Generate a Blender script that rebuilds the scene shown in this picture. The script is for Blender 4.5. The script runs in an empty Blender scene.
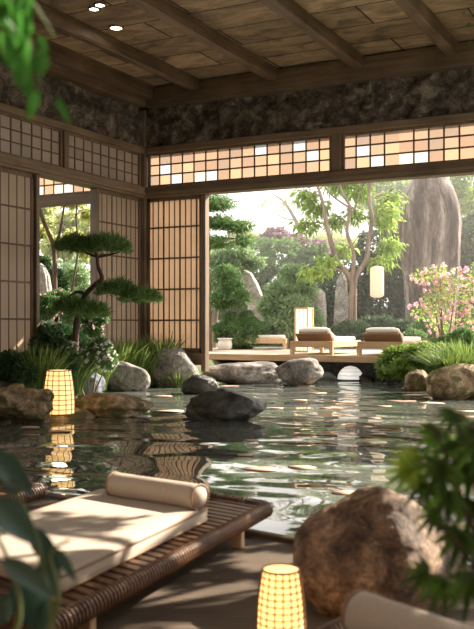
import bpy, bmesh, math, random
import numpy as np
from mathutils import Vector, noise, Matrix

PI = math.pi
random.seed(7)
RNG = np.random.default_rng(11)
scn = bpy.context.scene
COL = scn.collection

# ---------------------------------------------------------------- view frame
CAM_H = 1.30
F = 904.0                    # focal length in pixels of a 474 wide frame
HOR = 326.0
YAW = math.radians(27.5)
FW = np.array([-math.sin(YAW), math.cos(YAW), 0.0])
RT = np.array([math.cos(YAW), math.sin(YAW), 0.0])

def at_d(px, py, d):
    p = FW * d + RT * ((px - 237.0) * d / F)
    return Vector((p[0], p[1], CAM_H - (py - HOR) * d / F))
def at_z(px, py, z):
    return at_d(px, py, (CAM_H - z) * F / (py - HOR))
def at_Y(px, Y, py=HOR):
    k = (px - 237.0) / F
    return at_d(px, py, Y / (FW[1] + RT[1] * k))
def at_X(px, X, py=HOR):
    k = (px - 237.0) / F
    return at_d(px, py, X / (FW[0] + RT[0] * k))

# ---------------------------------------------------------------- materials
def nt(name):
    m = bpy.data.materials.new(name); m.use_nodes = True
    t = m.node_tree; t.nodes.clear()
    out = t.nodes.new('ShaderNodeOutputMaterial')
    return m, t, out
def N(t, ty, **kw):
    n = t.nodes.new(ty)
    for k, v in kw.items():
        if hasattr(n, k) and k not in n.inputs: setattr(n, k, v)
        else: n.inputs[k].default_value = v
    return n
def ramp(t, fac, stops):
    r = t.nodes.new('ShaderNodeValToRGB')
    e = r.color_ramp.elements
    while len(e) < len(stops): e.new(0.5)
    for i, (p, c) in enumerate(stops):
        e[i].position = p; e[i].color = (*c, 1)
    t.links.new(fac, r.inputs[0])
    return r.outputs[0]
def coords(t, scale=(1, 1, 1), rot=(0, 0, 0), loc=(0, 0, 0), kind='Object'):
    tc = t.nodes.new('ShaderNodeTexCoord'); mp = t.nodes.new('ShaderNodeMapping')
    mp.inputs['Scale'].default_value = scale; mp.inputs['Rotation'].default_value = rot; mp.inputs['Location'].default_value = loc
    t.links.new(tc.outputs[kind], mp.inputs[0]); return mp.outputs[0]
def bumped(t, h, strength, dist):
    b = N(t, 'ShaderNodeBump', Strength=strength, Distance=dist); t.links.new(h, b.inputs['Height']); return b.outputs[0]

def mat_plain(name, c, rough=0.6, metal=0.0, var=0.12, scale=8, bump=0.1):
    m, t, out = nt(name); p = N(t, 'ShaderNodeBsdfPrincipled', Roughness=rough, Metallic=metal)
    v = coords(t); n = N(t, 'ShaderNodeTexNoise', Scale=scale, Detail=5.0); t.links.new(v, n.inputs[0])
    col = ramp(t, n.outputs[0], [(0.3, tuple(x * (1 - var) for x in c)), (0.7, tuple(min(1, x * (1 + var)) for x in c))])
    t.links.new(col, p.inputs['Base Color'])
    if bump: t.links.new(bumped(t, n.outputs[0], bump, 0.01), p.inputs['Normal'])
    t.links.new(p.outputs[0], out.inputs[0]); return m

def mat_wood(name, c1, c2, axis=1, rough=0.55, grain=1.0, bump=0.35):
    m, t, out = nt(name); p = N(t, 'ShaderNodeBsdfPrincipled', Roughness=rough)
    sc = [14 * grain] * 3; sc[axis] = 0.9 * grain
    v = coords(t, tuple(sc)); n = N(t, 'ShaderNodeTexNoise', Scale=1.0, Detail=8.0, Roughness=0.65, Distortion=0.6); t.links.new(v, n.inputs[0])
    v2 = coords(t, (0.9, 0.9, 0.9)); n2 = N(t, 'ShaderNodeTexNoise', Scale=1.3, Detail=4.0); t.links.new(v2, n2.inputs[0])
    mx = N(t, 'ShaderNodeMath', operation='ADD'); t.links.new(n.outputs[0], mx.inputs[0]); t.links.new(n2.outputs[0], mx.inputs[1])
    ml = N(t, 'ShaderNodeMath', operation='MULTIPLY'); ml.inputs[1].default_value = 0.5; t.links.new(mx.outputs[0], ml.inputs[0])
    t.links.new(ramp(t, ml.outputs[0], [(0.36, c1), (0.62, c2)]), p.inputs['Base Color'])
    t.links.new(bumped(t, n.outputs[0], bump, 0.012), p.inputs['Normal'])
    t.links.new(p.outputs[0], out.inputs[0]); return m

def mat_stone(name, c1, c2, c3, scale=3.0, rough=0.8, bump=0.8, stretch=(1, 1, 1), moss=None, spec=0.4, dist=0.06):
    m, t, out = nt(name); p = N(t, 'ShaderNodeBsdfPrincipled', Roughness=rough)
    p.inputs['Specular IOR Level'].default_value = spec
    v = coords(t, stretch)
    n = N(t, 'ShaderNodeTexNoise', Scale=scale, Detail=10.0, Roughness=0.68, Distortion=0.5); t.links.new(v, n.inputs[0])
    n2 = N(t, 'ShaderNodeTexNoise', Scale=scale * 7, Detail=8.0, Roughness=0.75); t.links.new(v, n2.inputs[0])
    mu = N(t, 'ShaderNodeMixRGB', blend_type='OVERLAY'); mu.inputs[0].default_value = 0.85
    base = ramp(t, n.outputs[0], [(0.36, c1), (0.5, c2), (0.64, c3)])
    t.links.new(base, mu.inputs[1]); t.links.new(ramp(t, n2.outputs[0], [(0.3, (0.15,) * 3), (0.7, (0.85,) * 3)]), mu.inputs[2])
    colr = mu.outputs[0]
    if moss:
        n3 = N(t, 'ShaderNodeTexNoise', Scale=scale * 1.3, Detail=6.0); t.links.new(v, n3.inputs[0])
        f = ramp(t, n3.outputs[0], [(0.5, (0, 0, 0)), (0.62, (1, 1, 1))])
        m2 = N(t, 'ShaderNodeMixRGB'); t.links.new(f, m2.inputs[0]); t.links.new(colr, m2.inputs[1]); m2.inputs[2].default_value = (*moss, 1)
        colr = m2.outputs[0]
    t.links.new(colr, p.inputs['Base Color'])
    ad = N(t, 'ShaderNodeMath', operation='MULTIPLY_ADD'); t.links.new(n2.outputs[0], ad.inputs[0]); ad.inputs[1].default_value = 0.35; t.links.new(n.outputs[0], ad.inputs[2])
    t.links.new(bumped(t, ad.outputs[0], bump, dist), p.inputs['Normal'])
    t.links.new(p.outputs[0], out.inputs[0]); return m

def mat_leaf(name, c1, c2, trans=0.45, rough=0.5):
    m, t, out = nt(name)
    g = t.nodes.new('ShaderNodeNewGeometry')
    v = coords(t); n = N(t, 'ShaderNodeTexNoise', Scale=1.6, Detail=2.0); t.links.new(v, n.inputs[0])
    ad = N(t, 'ShaderNodeMath', operation='ADD'); t.links.new(g.outputs['Random Per Island'], ad.inputs[0]); t.links.new(n.outputs[0], ad.inputs[1])
    ml = N(t, 'ShaderNodeMath', operation='MULTIPLY'); ml.inputs[1].default_value = 0.5; t.links.new(ad.outputs[0], ml.inputs[0])
    c = ramp(t, ml.outputs[0], [(0.2, c1), (0.8, c2)])
    p = N(t, 'ShaderNodeBsdfPrincipled', Roughness=rough); tr = t.nodes.new('ShaderNodeBsdfTranslucent')
    t.links.new(c, p.inputs['Base Color']); t.links.new(c, tr.inputs['Color'])
    mx = N(t, 'ShaderNodeMixShader'); mx.inputs[0].default_value = trans
    t.links.new(p.outputs[0], mx.inputs[1]); t.links.new(tr.outputs[0], mx.inputs[2]); t.links.new(mx.outputs[0], out.inputs[0]); return m

def mat_paper(name, c, trans=0.55, island=None, clear=0.0):
    m, t, out = nt(name)
    d = N(t, 'ShaderNodeBsdfDiffuse'); tr = t.nodes.new('ShaderNodeBsdfTranslucent')
    if island:
        g = t.nodes.new('ShaderNodeNewGeometry')
        r = t.nodes.new('ShaderNodeValToRGB'); r.color_ramp.interpolation = 'CONSTANT'
        e = r.color_ramp.elements
        while len(e) < len(island): e.new(0.5)
        for i, (pp, cc) in enumerate(island): e[i].position = pp; e[i].color = (*cc, 1)
        t.links.new(g.outputs['Random Per Island'], r.inputs[0]); cs = r.outputs[0]
    else:
        v = coords(t); n = N(t, 'ShaderNodeTexNoise', Scale=1.2, Detail=4.0); t.links.new(v, n.inputs[0])
        cs = ramp(t, n.outputs[0], [(0.3, tuple(x * 0.88 for x in c)), (0.7, c)])
    t.links.new(cs, d.inputs[0]); t.links.new(cs, tr.inputs[0])
    mx = N(t, 'ShaderNodeMixShader'); mx.inputs[0].default_value = trans
    t.links.new(d.outputs[0], mx.inputs[1]); t.links.new(tr.outputs[0], mx.inputs[2])
    res = mx.outputs[0]
    if clear:
        tb = t.nodes.new('ShaderNodeBsdfTransparent'); m2 = N(t, 'ShaderNodeMixShader'); m2.inputs[0].default_value = clear
        t.links.new(res, m2.inputs[1]); t.links.new(tb.outputs[0], m2.inputs[2]); res = m2.outputs[0]
    t.links.new(res, out.inputs[0]); return m

def mat_emit(name, c, s, base=(0.8, 0.7, 0.5)):
    m, t, out = nt(name); p = N(t, 'ShaderNodeBsdfPrincipled', Roughness=0.6)
    p.inputs['Base Color'].default_value = (*base, 1); p.inputs['Emission Color'].default_value = (*c, 1); p.inputs['Emission Strength'].default_value = s
    t.links.new(p.outputs[0], out.inputs[0]); return m

M = {}
M['beam'] = mat_wood('dark_beam_wood', (0.075, 0.045, 0.026), (0.22, 0.14, 0.085), 1)
M['beam_x'] = mat_wood('dark_beam_wood_cross', (0.08, 0.05, 0.03), (0.23, 0.15, 0.09), 0)
M['trim_y'] = mat_wood('trim_wood_long', (0.13, 0.085, 0.05), (0.27, 0.18, 0.11), 1, grain=0.8)
M['trim_x'] = mat_wood('trim_wood_cross', (0.13, 0.085, 0.05), (0.27, 0.18, 0.11), 0, grain=0.8)
M['trim_z'] = mat_wood('trim_wood_upright', (0.11, 0.07, 0.042), (0.24, 0.16, 0.10), 2, grain=0.8)
M['lattice'] = mat_wood('lattice_wood', (0.10, 0.06, 0.035), (0.18, 0.11, 0.065), 2)
M['frieze'] = mat_stone('rough_stone_frieze', (0.05, 0.038, 0.03), (0.17, 0.13, 0.10), (0.36, 0.285, 0.225), 4.2, bump=1.0, dist=0.12)
M['rock_grey'] = mat_stone('grey_rock', (0.10, 0.09, 0.085), (0.27, 0.24, 0.22), (0.55, 0.50, 0.45), 2.2)
M['rock_blue'] = mat_stone('blue_grey_rock', (0.09, 0.10, 0.12), (0.2, 0.22, 0.26), (0.36, 0.37, 0.40), 3)
M['rock_brown'] = mat_stone('brown_rock', (0.10, 0.065, 0.035), (0.38, 0.27, 0.16), (0.68, 0.53, 0.34), 3.5, moss=(0.17, 0.15, 0.06), dist=0.1)
M['rock_dark'] = mat_stone('wet_dark_rock', (0.015, 0.014, 0.014), (0.045, 0.042, 0.04), (0.11, 0.10, 0.09), 4, rough=0.35, moss=(0.05, 0.05, 0.02), spec=0.6)
M['rock_red'] = mat_stone('russet_rock', (0.05, 0.028, 0.018), (0.20, 0.12, 0.07), (0.46, 0.31, 0.20), 7, rough=0.6, dist=0.03)
M['rock_tall'] = mat_stone('striated_rock', (0.05, 0.035, 0.032), (0.18, 0.13, 0.115), (0.44, 0.37, 0.33), 1.2, stretch=(2.4, 2.4, 0.4), dist=0.3)
M['rock_pale'] = mat_stone('pale_rock', (0.25, 0.22, 0.2), (0.45, 0.40, 0.36), (0.68, 0.64, 0.6), 2)
M['cushion'] = mat_plain('beige_cushion', (0.52, 0.43, 0.345), 0.85, var=0.05, scale=60, bump=0.15)
M['piping'] = mat_plain('brown_piping', (0.32, 0.2, 0.13), 0.7)
M['cushion_white'] = mat_plain('cream_cushion', (0.80, 0.75, 0.68), 0.85, var=0.04, scale=40)
M['rattan'] = mat_wood('brown_rattan', (0.06, 0.03, 0.016), (0.25, 0.13, 0.07), 0, grain=2, rough=0.33)
M['teak'] = mat_wood('teak', (0.42, 0.27, 0.15), (0.62, 0.43, 0.26), 0, rough=0.5)
M['teak_y'] = mat_wood('teak_long', (0.42, 0.27, 0.15), (0.62, 0.43, 0.26), 1, rough=0.5)
M['teak_dark'] = mat_wood('brown_teak', (0.24, 0.13, 0.07), (0.36, 0.21, 0.12), 0, rough=0.5)
M['bark'] = mat_wood('bark', (0.13, 0.095, 0.075), (0.33, 0.26, 0.21), 2, rough=0.85, grain=0.8, bump=0.8)
M['bark_dark'] = mat_wood('dark_bark', (0.045, 0.03, 0.024), (0.14, 0.09, 0.06), 2, rough=0.85, bump=0.8)
M['stem'] = mat_plain('green_stem', (0.16, 0.2, 0.07), 0.6)
M['l_pine'] = mat_leaf('pine_needles', (0.04, 0.10, 0.03), (0.22, 0.36, 0.09), 0.35)
M['l_grass'] = mat_leaf('grass_blades', (0.07, 0.14, 0.03), (0.33, 0.44, 0.11), 0.4)
M['l_lime'] = mat_leaf('lime_leaves', (0.22, 0.36, 0.06), (0.55, 0.70, 0.20), 0.55)
M['l_fern'] = mat_leaf('fern_leaves', (0.10, 0.20, 0.03), (0.40, 0.52, 0.13), 0.4)
M['l_mid'] = mat_leaf('mid_green_leaves', (0.07, 0.16, 0.05), (0.22, 0.36, 0.12), 0.4)
M['l_dark'] = mat_leaf('dark_green_leaves', (0.025, 0.07, 0.025), (0.09, 0.17, 0.06), 0.3)
M['l_ivy'] = mat_leaf('ivy_leaves', (0.03, 0.07, 0.035), (0.10, 0.17, 0.08), 0.3)
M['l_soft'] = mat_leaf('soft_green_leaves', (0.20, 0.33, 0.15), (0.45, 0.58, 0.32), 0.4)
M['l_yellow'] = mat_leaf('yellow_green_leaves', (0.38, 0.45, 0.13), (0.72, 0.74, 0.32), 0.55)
M['l_purple'] = mat_leaf('purple_leaves', (0.22, 0.13, 0.17), (0.42, 0.29, 0.33), 0.4)
M['l_pink'] = mat_leaf('pink_petals', (0.78, 0.34, 0.50), (0.94, 0.74, 0.80), 0.4)
M['l_white'] = mat_leaf('white_petals', (0.75, 0.72, 0.66), (0.92, 0.9, 0.86), 0.4)
M['l_near'] = mat_leaf('broad_leaf', (0.03, 0.08, 0.06), (0.07, 0.15, 0.11), 0.25, 0.35)
M['l_maple'] = mat_leaf('maple_leaf', (0.03, 0.075, 0.012), (0.12, 0.22, 0.03), 0.5, 0.45)
M['l_maple_lit'] = mat_leaf('lit_maple_leaf', (0.20, 0.34, 0.03), (0.42, 0.58, 0.08), 0.6, 0.45)  # lighter lime paints sunlight onto the leftmost maple leaves
M['l_vine'] = mat_leaf('hanging_leaf', (0.03, 0.13, 0.025), (0.10, 0.32, 0.045), 0.55, 0.4)
M['petal_float'] = mat_leaf('fallen_leaf', (0.70, 0.36, 0.20), (0.92, 0.68, 0.50), 0.1, 0.6)
M['paper'] = mat_paper('shoji_paper', (0.66, 0.54, 0.43), 0.5)
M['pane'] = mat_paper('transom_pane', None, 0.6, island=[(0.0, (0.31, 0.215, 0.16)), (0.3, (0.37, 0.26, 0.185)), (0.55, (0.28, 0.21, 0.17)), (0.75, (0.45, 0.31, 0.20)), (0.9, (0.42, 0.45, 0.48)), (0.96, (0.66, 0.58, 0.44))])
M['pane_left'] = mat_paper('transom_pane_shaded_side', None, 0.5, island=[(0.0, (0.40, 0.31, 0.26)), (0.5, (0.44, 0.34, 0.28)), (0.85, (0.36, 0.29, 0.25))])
M['paper_lamp'] = mat_emit('lit_paper', (1.0, 0.60, 0.22), 1.25)
M['paper_lamp_near'] = mat_emit('lit_paper_near', (1.0, 0.52, 0.16), 2.4)
M['paper_hang'] = mat_paper('white_lantern_paper', (0.86, 0.80, 0.70), 0.5)
M['lamp_soft'] = mat_emit('lit_box_paper', (1.0, 0.74, 0.40), 1.5)
M['spot'] = mat_emit('spot_glow', (1.0, 0.85, 0.6), 14)
M['brass'] = mat_plain('bronze_ring', (0.35, 0.28, 0.2), 0.35, metal=0.8, bump=0)
M['dome'] = mat_emit('dome_glow', (1.0, 0.97, 0.9), 0.55, base=(0.85, 0.83, 0.78))
M['soil'] = mat_stone('garden_soil', (0.035, 0.03, 0.02), (0.07, 0.065, 0.035), (0.12, 0.13, 0.05), 2, moss=(0.07, 0.11, 0.035), dist=0.05)

def mat_boards(name, c, c2, cm, bw, bh, rotz=0.0, msize=0.012, rough=0.6, blot=0.5, bump=0.5):
    m, t, out = nt(name); p = N(t, 'ShaderNodeBsdfPrincipled', Roughness=rough)
    v = coords(t, rot=(0, 0, rotz))
    b = N(t, 'ShaderNodeTexBrick'); b.offset = 0.37; b.squash = 1.0
    for k, x in (('Color1', (*c, 1)), ('Color2', (*c2, 1)), ('Mortar', (*cm, 1)), ('Scale', 1.0), ('Mortar Size', msize), ('Brick Width', bw), ('Row Height', bh), ('Bias', 0.0), ('Mortar Smooth', 0.1)):
        b.inputs[k].default_value = x
    t.links.new(v, b.inputs[0])
    v2 = coords(t, (1.1, 2.3, 2), rot=(0, 0, rotz)); n = N(t, 'ShaderNodeTexNoise', Scale=1.0, Detail=9.0, Roughness=0.7, Distortion=0.8); t.links.new(v2, n.inputs[0])
    mu = N(t, 'ShaderNodeMixRGB', blend_type='OVERLAY'); mu.inputs[0].default_value = blot
    t.links.new(b.outputs[0], mu.inputs[1]); t.links.new(ramp(t, n.outputs[0], [(0.32, (0.08,) * 3), (0.66, (0.92,) * 3)]), mu.inputs[2])
    t.links.new(mu.outputs[0], p.inputs['Base Color'])
    iv = N(t, 'ShaderNodeMath', operation='SUBTRACT'); iv.inputs[0].default_value = 1.0; t.links.new(b.outputs['Fac'], iv.inputs[1])
    ad = N(t, 'ShaderNodeMath', operation='MULTIPLY_ADD'); t.links.new(n.outputs[0], ad.inputs[0]); ad.inputs[1].default_value = 0.25; t.links.new(iv.outputs[0], ad.inputs[2])
    t.links.new(bumped(t, ad.outputs[0], bump, 0.02), p.inputs['Normal'])
    t.links.new(p.outputs[0], out.inputs[0]); return m
M['ceiling'] = mat_boards('aged_ceiling_boards', (0.42, 0.285, 0.18), (0.23, 0.15, 0.09), (0.03, 0.02, 0.012), 2.6, 0.95, 0.0, 0.02, blot=0.85)
M['deck'] = mat_boards('terrace_matting', (0.135, 0.10, 0.073), (0.11, 0.082, 0.06), (0.07, 0.052, 0.038), 3.0, 0.05, math.radians(-50 + 27.5), 0.004, blot=0.35)
M['deck_out'] = mat_boards('pale_deck_boards', (0.52, 0.43, 0.34), (0.44, 0.36, 0.28), (0.15, 0.11, 0.08), 3.5, 0.16, 0.0, 0.01, blot=0.3)

# water
def mat_water():
    m, t, out = nt('pond_water'); p = N(t, 'ShaderNodeBsdfPrincipled', Roughness=0.02, IOR=1.75)
    p.inputs['Base Color'].default_value = (0.13, 0.145, 0.125, 1)
    v = coords(t, (1.0, 1.0, 1.0), rot=(0, 0, -YAW))
    w1 = N(t, 'ShaderNodeTexNoise', Scale=1.0, Detail=0.6, Roughness=0.4, Distortion=1.0); v1 = coords(t, (0.8, 1.0, 1), rot=(0, 0, -YAW)); t.links.new(v1, w1.inputs[0])
    w2 = N(t, 'ShaderNodeTexNoise', Scale=1.0, Detail=2.0, Roughness=0.5, Distortion=0.4); v2 = coords(t, (2.4, 4.2, 1), rot=(0, 0, -YAW)); t.links.new(v2, w2.inputs[0])
    a = N(t, 'ShaderNodeMath', operation='MULTIPLY_ADD'); t.links.new(w2.outputs[0], a.inputs[0]); a.inputs[1].default_value = 0.03; t.links.new(w1.outputs[0], a.inputs[2])
    t.links.new(bumped(t, a.outputs[0], 1.0, 0.06), p.inputs['Normal'])
    t.links.new(p.outputs[0], out.inputs[0]); return m
M['water'] = mat_water()

# ---------------------------------------------------------------- mesh helpers
class MB:
    def __init__(s): s.v = []; s.f = []
    def add(s, vs, fs):
        k = len(s.v); s.v += [tuple(x) for x in vs]; s.f += [tuple(i + k for i in q) for q in fs]; return s
    def box(s, lo, hi):
        x0, y0, z0 = lo; x1, y1, z1 = hi
        return s.add([(x0, y0, z0), (x1, y0, z0), (x1, y1, z0), (x0, y1, z0), (x0, y0, z1), (x1, y0, z1), (x1, y1, z1), (x0, y1, z1)],
                     [(0, 3, 2, 1), (4, 5, 6, 7), (0, 1, 5, 4), (1, 2, 6, 5), (2, 3, 7, 6), (3, 0, 4, 7)])
    def bar(s, a, b, w, h, up=(0, 0, 1)):
        a = Vector(a); b = Vector(b); d = (b - a).normalized(); u = Vector(up); sd = d.cross(u)
        if sd.length < 1e-4: sd = d.cross(Vector((1, 0, 0)))
        sd.normalize(); u = sd.cross(d).normalized(); vs = []
        for p in (a, b):
            for i, j in ((-1, -1), (1, -1), (1, 1), (-1, 1)): vs.append(p + sd * (i * w / 2) + u * (j * h / 2))
        return s.add(vs, [(0, 1, 2, 3), (7, 6, 5, 4), (0, 4, 5, 1), (1, 5, 6, 2), (2, 6, 7, 3), (3, 7, 4, 0)])
    def tube(s, pts, rad, n=8, cap=True):
        pts = [Vector(p) for p in pts]
        if not hasattr(rad, '__len__'): rad = [rad] * len(pts)
        k0 = len(s.v); ref = None
        for i, p in enumerate(pts):
            d = (pts[min(i + 1, len(pts) - 1)] - pts[max(i - 1, 0)]).normalized()
            if ref is None: ref = d.orthogonal().normalized()
            ref = (ref - d * ref.dot(d)).normalized(); b = d.cross(ref)
            for k in range(n):
                a = 2 * PI * k / n; q = p + (ref * math.cos(a) + b * math.sin(a)) * rad[i]; s.v.append(tuple(q))
        for i in range(len(pts) - 1):
            for k in range(n):
                a = k0 + i * n + k; b2 = k0 + i * n + (k + 1) % n; s.f.append((a, b2, b2 + n, a + n))
        if cap:
            s.f.append(tuple(k0 + k for k in range(n))[::-1]); s.f.append(tuple(k0 + (len(pts) - 1) * n + k for k in range(n)))
        return s
    def lathe(s, prof, c=(0, 0, 0), n=24, cap=True):
        k0 = len(s.v)
        for r, z in prof:
            for k in range(n): a = 2 * PI * k / n; s.v.append((c[0] + r * math.cos(a), c[1] + r * math.sin(a), c[2] + z))
        for i in range(len(prof) - 1):
            for k in range(n):
                a = k0 + i * n + k; b = k0 + i * n + (k + 1) % n; s.f.append((a, b, b + n, a + n))
        if cap:
            s.f.append(tuple(k0 + k for k in range(n))[::-1]); s.f.append(tuple(k0 + (len(prof) - 1) * n + k for k in range(n)))
        return s
    def build(s, name, mat, parent=None, origin=None, smooth=False, bevel=0.0, seg=2):
        off = Vector(parent.location) if parent is not None and parent.parent is None else (Vector(origin) if origin is not None else Vector((0, 0, 0)))
        if parent is not None and parent.parent is not None: off = Vector(parent.parent.location)
        if parent is not None and parent.parent is None and parent.type == 'MESH': off = Vector(parent.location)
        vs = np.array(s.v, dtype=float) - np.array(off)
        me = bpy.data.meshes.new(name); me.from_pydata(vs.tolist(), [], s.f); me.update()
        me.materials.append(mat)
        if smooth: me.polygons.foreach_set('use_smooth', [True] * len(me.polygons))
        o = bpy.data.objects.new(name, me); COL.objects.link(o)
        if parent is not None: o.parent = parent
        elif origin is not None: o.location = origin
        if bevel:
            b = o.modifiers.new('bevel', 'BEVEL'); b.width = bevel; b.segments = seg; b.limit_method = 'ANGLE'
        return o

def tag(o, label=None, cat=None, group=None, kind=None):
    if label: o['label'] = label
    if cat: o['category'] = cat
    if group: o['group'] = group
    if kind: o['kind'] = kind
    return o
def thing(name, label, cat, loc=(0, 0, 0), group=None):
    o = bpy.data.objects.new(name, None); COL.objects.link(o); o.location = loc; o.empty_display_size = 0.2
    return tag(o, label, cat, group)
def struct(o): o['kind'] = 'structure'; return o
def copy_tree(o, parent=None):
    c = o.copy(); COL.objects.link(c)
    if parent is not None: c.parent = parent
    for ch in list(o.children): copy_tree(ch, c)
    return c

def smooth_path(pts, rad, sub=5):
    P = [np.array(p, dtype=float) for p in pts]; out = []; ro = []
    for i in range(len(P) - 1):
        p0 = P[max(i - 1, 0)]; p1 = P[i]; p2 = P[i + 1]; p3 = P[min(i + 2, len(P) - 1)]
        for k in range(sub):
            t = k / sub
            out.append(0.5 * ((2 * p1) + (-p0 + p2) * t + (2 * p0 - 5 * p1 + 4 * p2 - p3) * t * t + (-p0 + 3 * p1 - 3 * p2 + p3) * t ** 3)); ro.append(rad[i] * (1 - t) + rad[i + 1] * t)
    out.append(P[-1]); ro.append(rad[-1])
    return [Vector(p) for p in out], ro

def np_mesh(name, V, Fc, mat, parent=None, origin=(0, 0, 0), smooth=False):
    off = np.array(parent.location if parent is not None else origin)
    if parent is not None and parent.parent is not None: off = np.array(parent.parent.location)
    me = bpy.data.meshes.new(name); V = (V - off).astype(np.float32); nf, k = Fc.shape
    me.vertices.add(len(V)); me.vertices.foreach_set('co', V.ravel())
    me.loops.add(nf * k); me.loops.foreach_set('vertex_index', Fc.astype(np.int32).ravel())
    me.polygons.add(nf); me.polygons.foreach_set('loop_start', np.arange(0, nf * k, k, dtype=np.int32)); me.polygons.foreach_set('loop_total', np.full(nf, k, dtype=np.int32))
    me.update(calc_edges=True); me.validate(); me.materials.append(mat)
    if smooth: me.polygons.foreach_set('use_smooth', [True] * nf)
    o = bpy.data.objects.new(name, me); COL.objects.link(o)
    if parent is not None: o.parent = parent
    else: o.location = origin
    return o

def unit(a): return a / (np.linalg.norm(a, axis=1, keepdims=True) + 1e-9)
def leaves(name, mat, P, D, L, W, parent=None, origin=(0, 0, 0), fold=0.25, droop=0.2):
    """small folded pointed leaves: P base points, D directions"""
    n = len(P); D = unit(D); R = unit(RNG.normal(size=(n, 3))); S = unit(np.cross(D, R)); U = np.cross(S, D)
    L = np.broadcast_to(L, n)[:, None]; W = np.broadcast_to(W, n)[:, None]
    a = P; l = P + D * L * 0.45 + S * W / 2 + U * W * fold; r = P + D * L * 0.45 - S * W / 2 + U * W * fold; tip = P + D * L; tip[:, 2] -= (L * droop)[:, 0]
    V = np.stack([a, l, tip, r], 1).reshape(-1, 3); k = np.arange(n)[:, None] * 4
    Fc = np.concatenate([k + np.array([[0, 1, 2]]), k + np.array([[0, 2, 3]])], 0)
    return np_mesh(name, V, Fc, mat, parent, origin)

def blob_pts(blobs, n, shell=0.55):
    """points in a set of ellipsoids (cx,cy,cz,rx,ry,rz)"""
    B = np.array(blobs, dtype=float); vol = (B[:, 3] * B[:, 4] * B[:, 5]) ** (2 / 3); cnt = RNG.multinomial(n, vol / vol.sum()); P = []; Dn = []
    for b, c in zip(B, cnt):
        d = unit(RNG.normal(size=(c, 3))); r = shell + (1 - shell) * RNG.random((c, 1)) ** 0.6
        lump = 1 + 0.16 * np.sin(d[:, :1] * 7 + b[0] * 3) * np.cos(d[:, 1:2] * 6 + b[1]) + 0.10 * np.sin(d[:, 2:3] * 9 + b[2] * 5)
        P.append(b[:3] + d * r * lump * b[3:]); Dn.append(unit(d / b[3:]))
    return np.concatenate(P), np.concatenate(Dn)

def blades(name, mat, bases, H, W, lean, parent=None, origin=(0, 0, 0)):
    """arching grass blades: bases (n,3), H heights, lean outward vectors (n,3)"""
    n = len(bases); H = np.broadcast_to(H, n)[:, None]; ang = RNG.random(n) * 2 * PI; S = np.stack([np.cos(ang), np.sin(ang), ang * 0], 1) * (W / 2)
    rows = []
    for t, w in ((0, 1), (0.35, 1.0), (0.7, 0.7), (1.0, 0.08)):
        c = bases + lean * H * (t ** 1.8) + np.array([0, 0, 1.0]) * H * (t - 0.32 * t * t * np.linalg.norm(lean, axis=1, keepdims=True))
        rows += [c - S * w, c + S * w]
    V = np.stack(rows, 1).reshape(-1, 3); k = np.arange(n)[:, None] * 8
    Fc = np.concatenate([k + np.array([[2 * i, 2 * i + 1, 2 * i + 3, 2 * i + 2]]) for i in range(3)], 0)
    return np_mesh(name, V, Fc, mat, parent, origin)

def grass_clump(c, r, h, n, label, mat='l_grass', name='grass_clump', cat='ornamental grass', spread=0.75, w=0.022, group=None):
    c = np.array(c, dtype=float); a = RNG.random(n) * 2 * PI; q = np.sqrt(RNG.random(n)) * r
    b = np.stack([c[0] + np.cos(a) * q, c[1] + np.sin(a) * q, np.full(n, c[2])], 1)
    ln = np.stack([np.cos(a), np.sin(a), a * 0], 1) * ((0.15 + spread * RNG.random(n) * (0.4 + q / r * 0.6))[:, None]) + RNG.normal(size=(n, 3)) * [0.1, 0.1, 0]
    o = blades(name, M[mat], b, h * (0.55 + 0.45 * RNG.random(n)), w, ln, None, tuple(c)); return tag(o, label, cat, group)

def rock_mesh(r, seed, sub=5, planes=14, rough=0.10, flat=-1.0, sharp=9):
    rg = np.random.default_rng(seed); bm = bmesh.new(); bmesh.ops.create_icosphere(bm, subdivisions=sub, radius=1.0)
    V = np.array([v.co[:] for v in bm.verts]); Fc = np.array([[v.index for v in f.verts] for f in bm.faces]); bm.free()
    Nn = unit(rg.normal(size=(planes, 3))); h = 0.72 + 0.3 * rg.random(planes)
    dt = V @ Nn.T; q = np.clip(dt / h, 0.02, None); rad = 1.0 / (np.sum(q ** sharp, 1) + 0.9 ** sharp) ** (1 / sharp)
    V = V * rad[:, None]; o = rg.random(3) * 50
    for i in range(len(V)):
        p = Vector(V[i] * 1.7 + o); k = noise.fractal(p, 0.9, 2.1, 5) * rough; V[i] *= (1 + k)
    lo = V.min(0); hi = V.max(0); V = (V - (lo + hi) / 2) / ((hi - lo) / 2)
    V[:, 2] = np.maximum(V[:, 2], flat)
    V = V * np.array(r); return V, Fc
def rotz(V, a):
    c, s = math.cos(a), math.sin(a); return V @ np.array([[c, s, 0], [-s, c, 0], [0, 0, 1]])

def rock(px0, px1, pyt, pyb, mat, seed, label, z=0.0, taper=0.0, lean=0.0, sink=0.3, deep=0.75, name='boulder', cat='rock', sub=5, rough=0.10, planes=14, group=None):
    d = (CAM_H - z) * F / (pyb - HOR); w = (px1 - px0) * d / F; d2 = d + w * 0.5 * deep * 0.6
    w *= 1.1 * d2 / d; h = (pyb - pyt) * d2 / F
    c = at_d((px0 + px1) / 2, HOR, d2); hz = h / (2 - sink)
    V, Fc = rock_mesh((w / 2, w / 2 * deep, hz), seed, sub, planes, rough)
    k = np.clip((V[:, 2:] / hz + 1) / 2, 0, 1); V[:, :2] *= 1 - taper * k ** 1.5; V[:, :1] += lean * w * k
    V = rotz(V, YAW); V = V + np.array([c[0], c[1], z + h - hz])
    org = (c[0], c[1], z)
    o = np_mesh(name, V, Fc, M[mat], None, org, True); return tag(o, label, cat, group)

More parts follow.
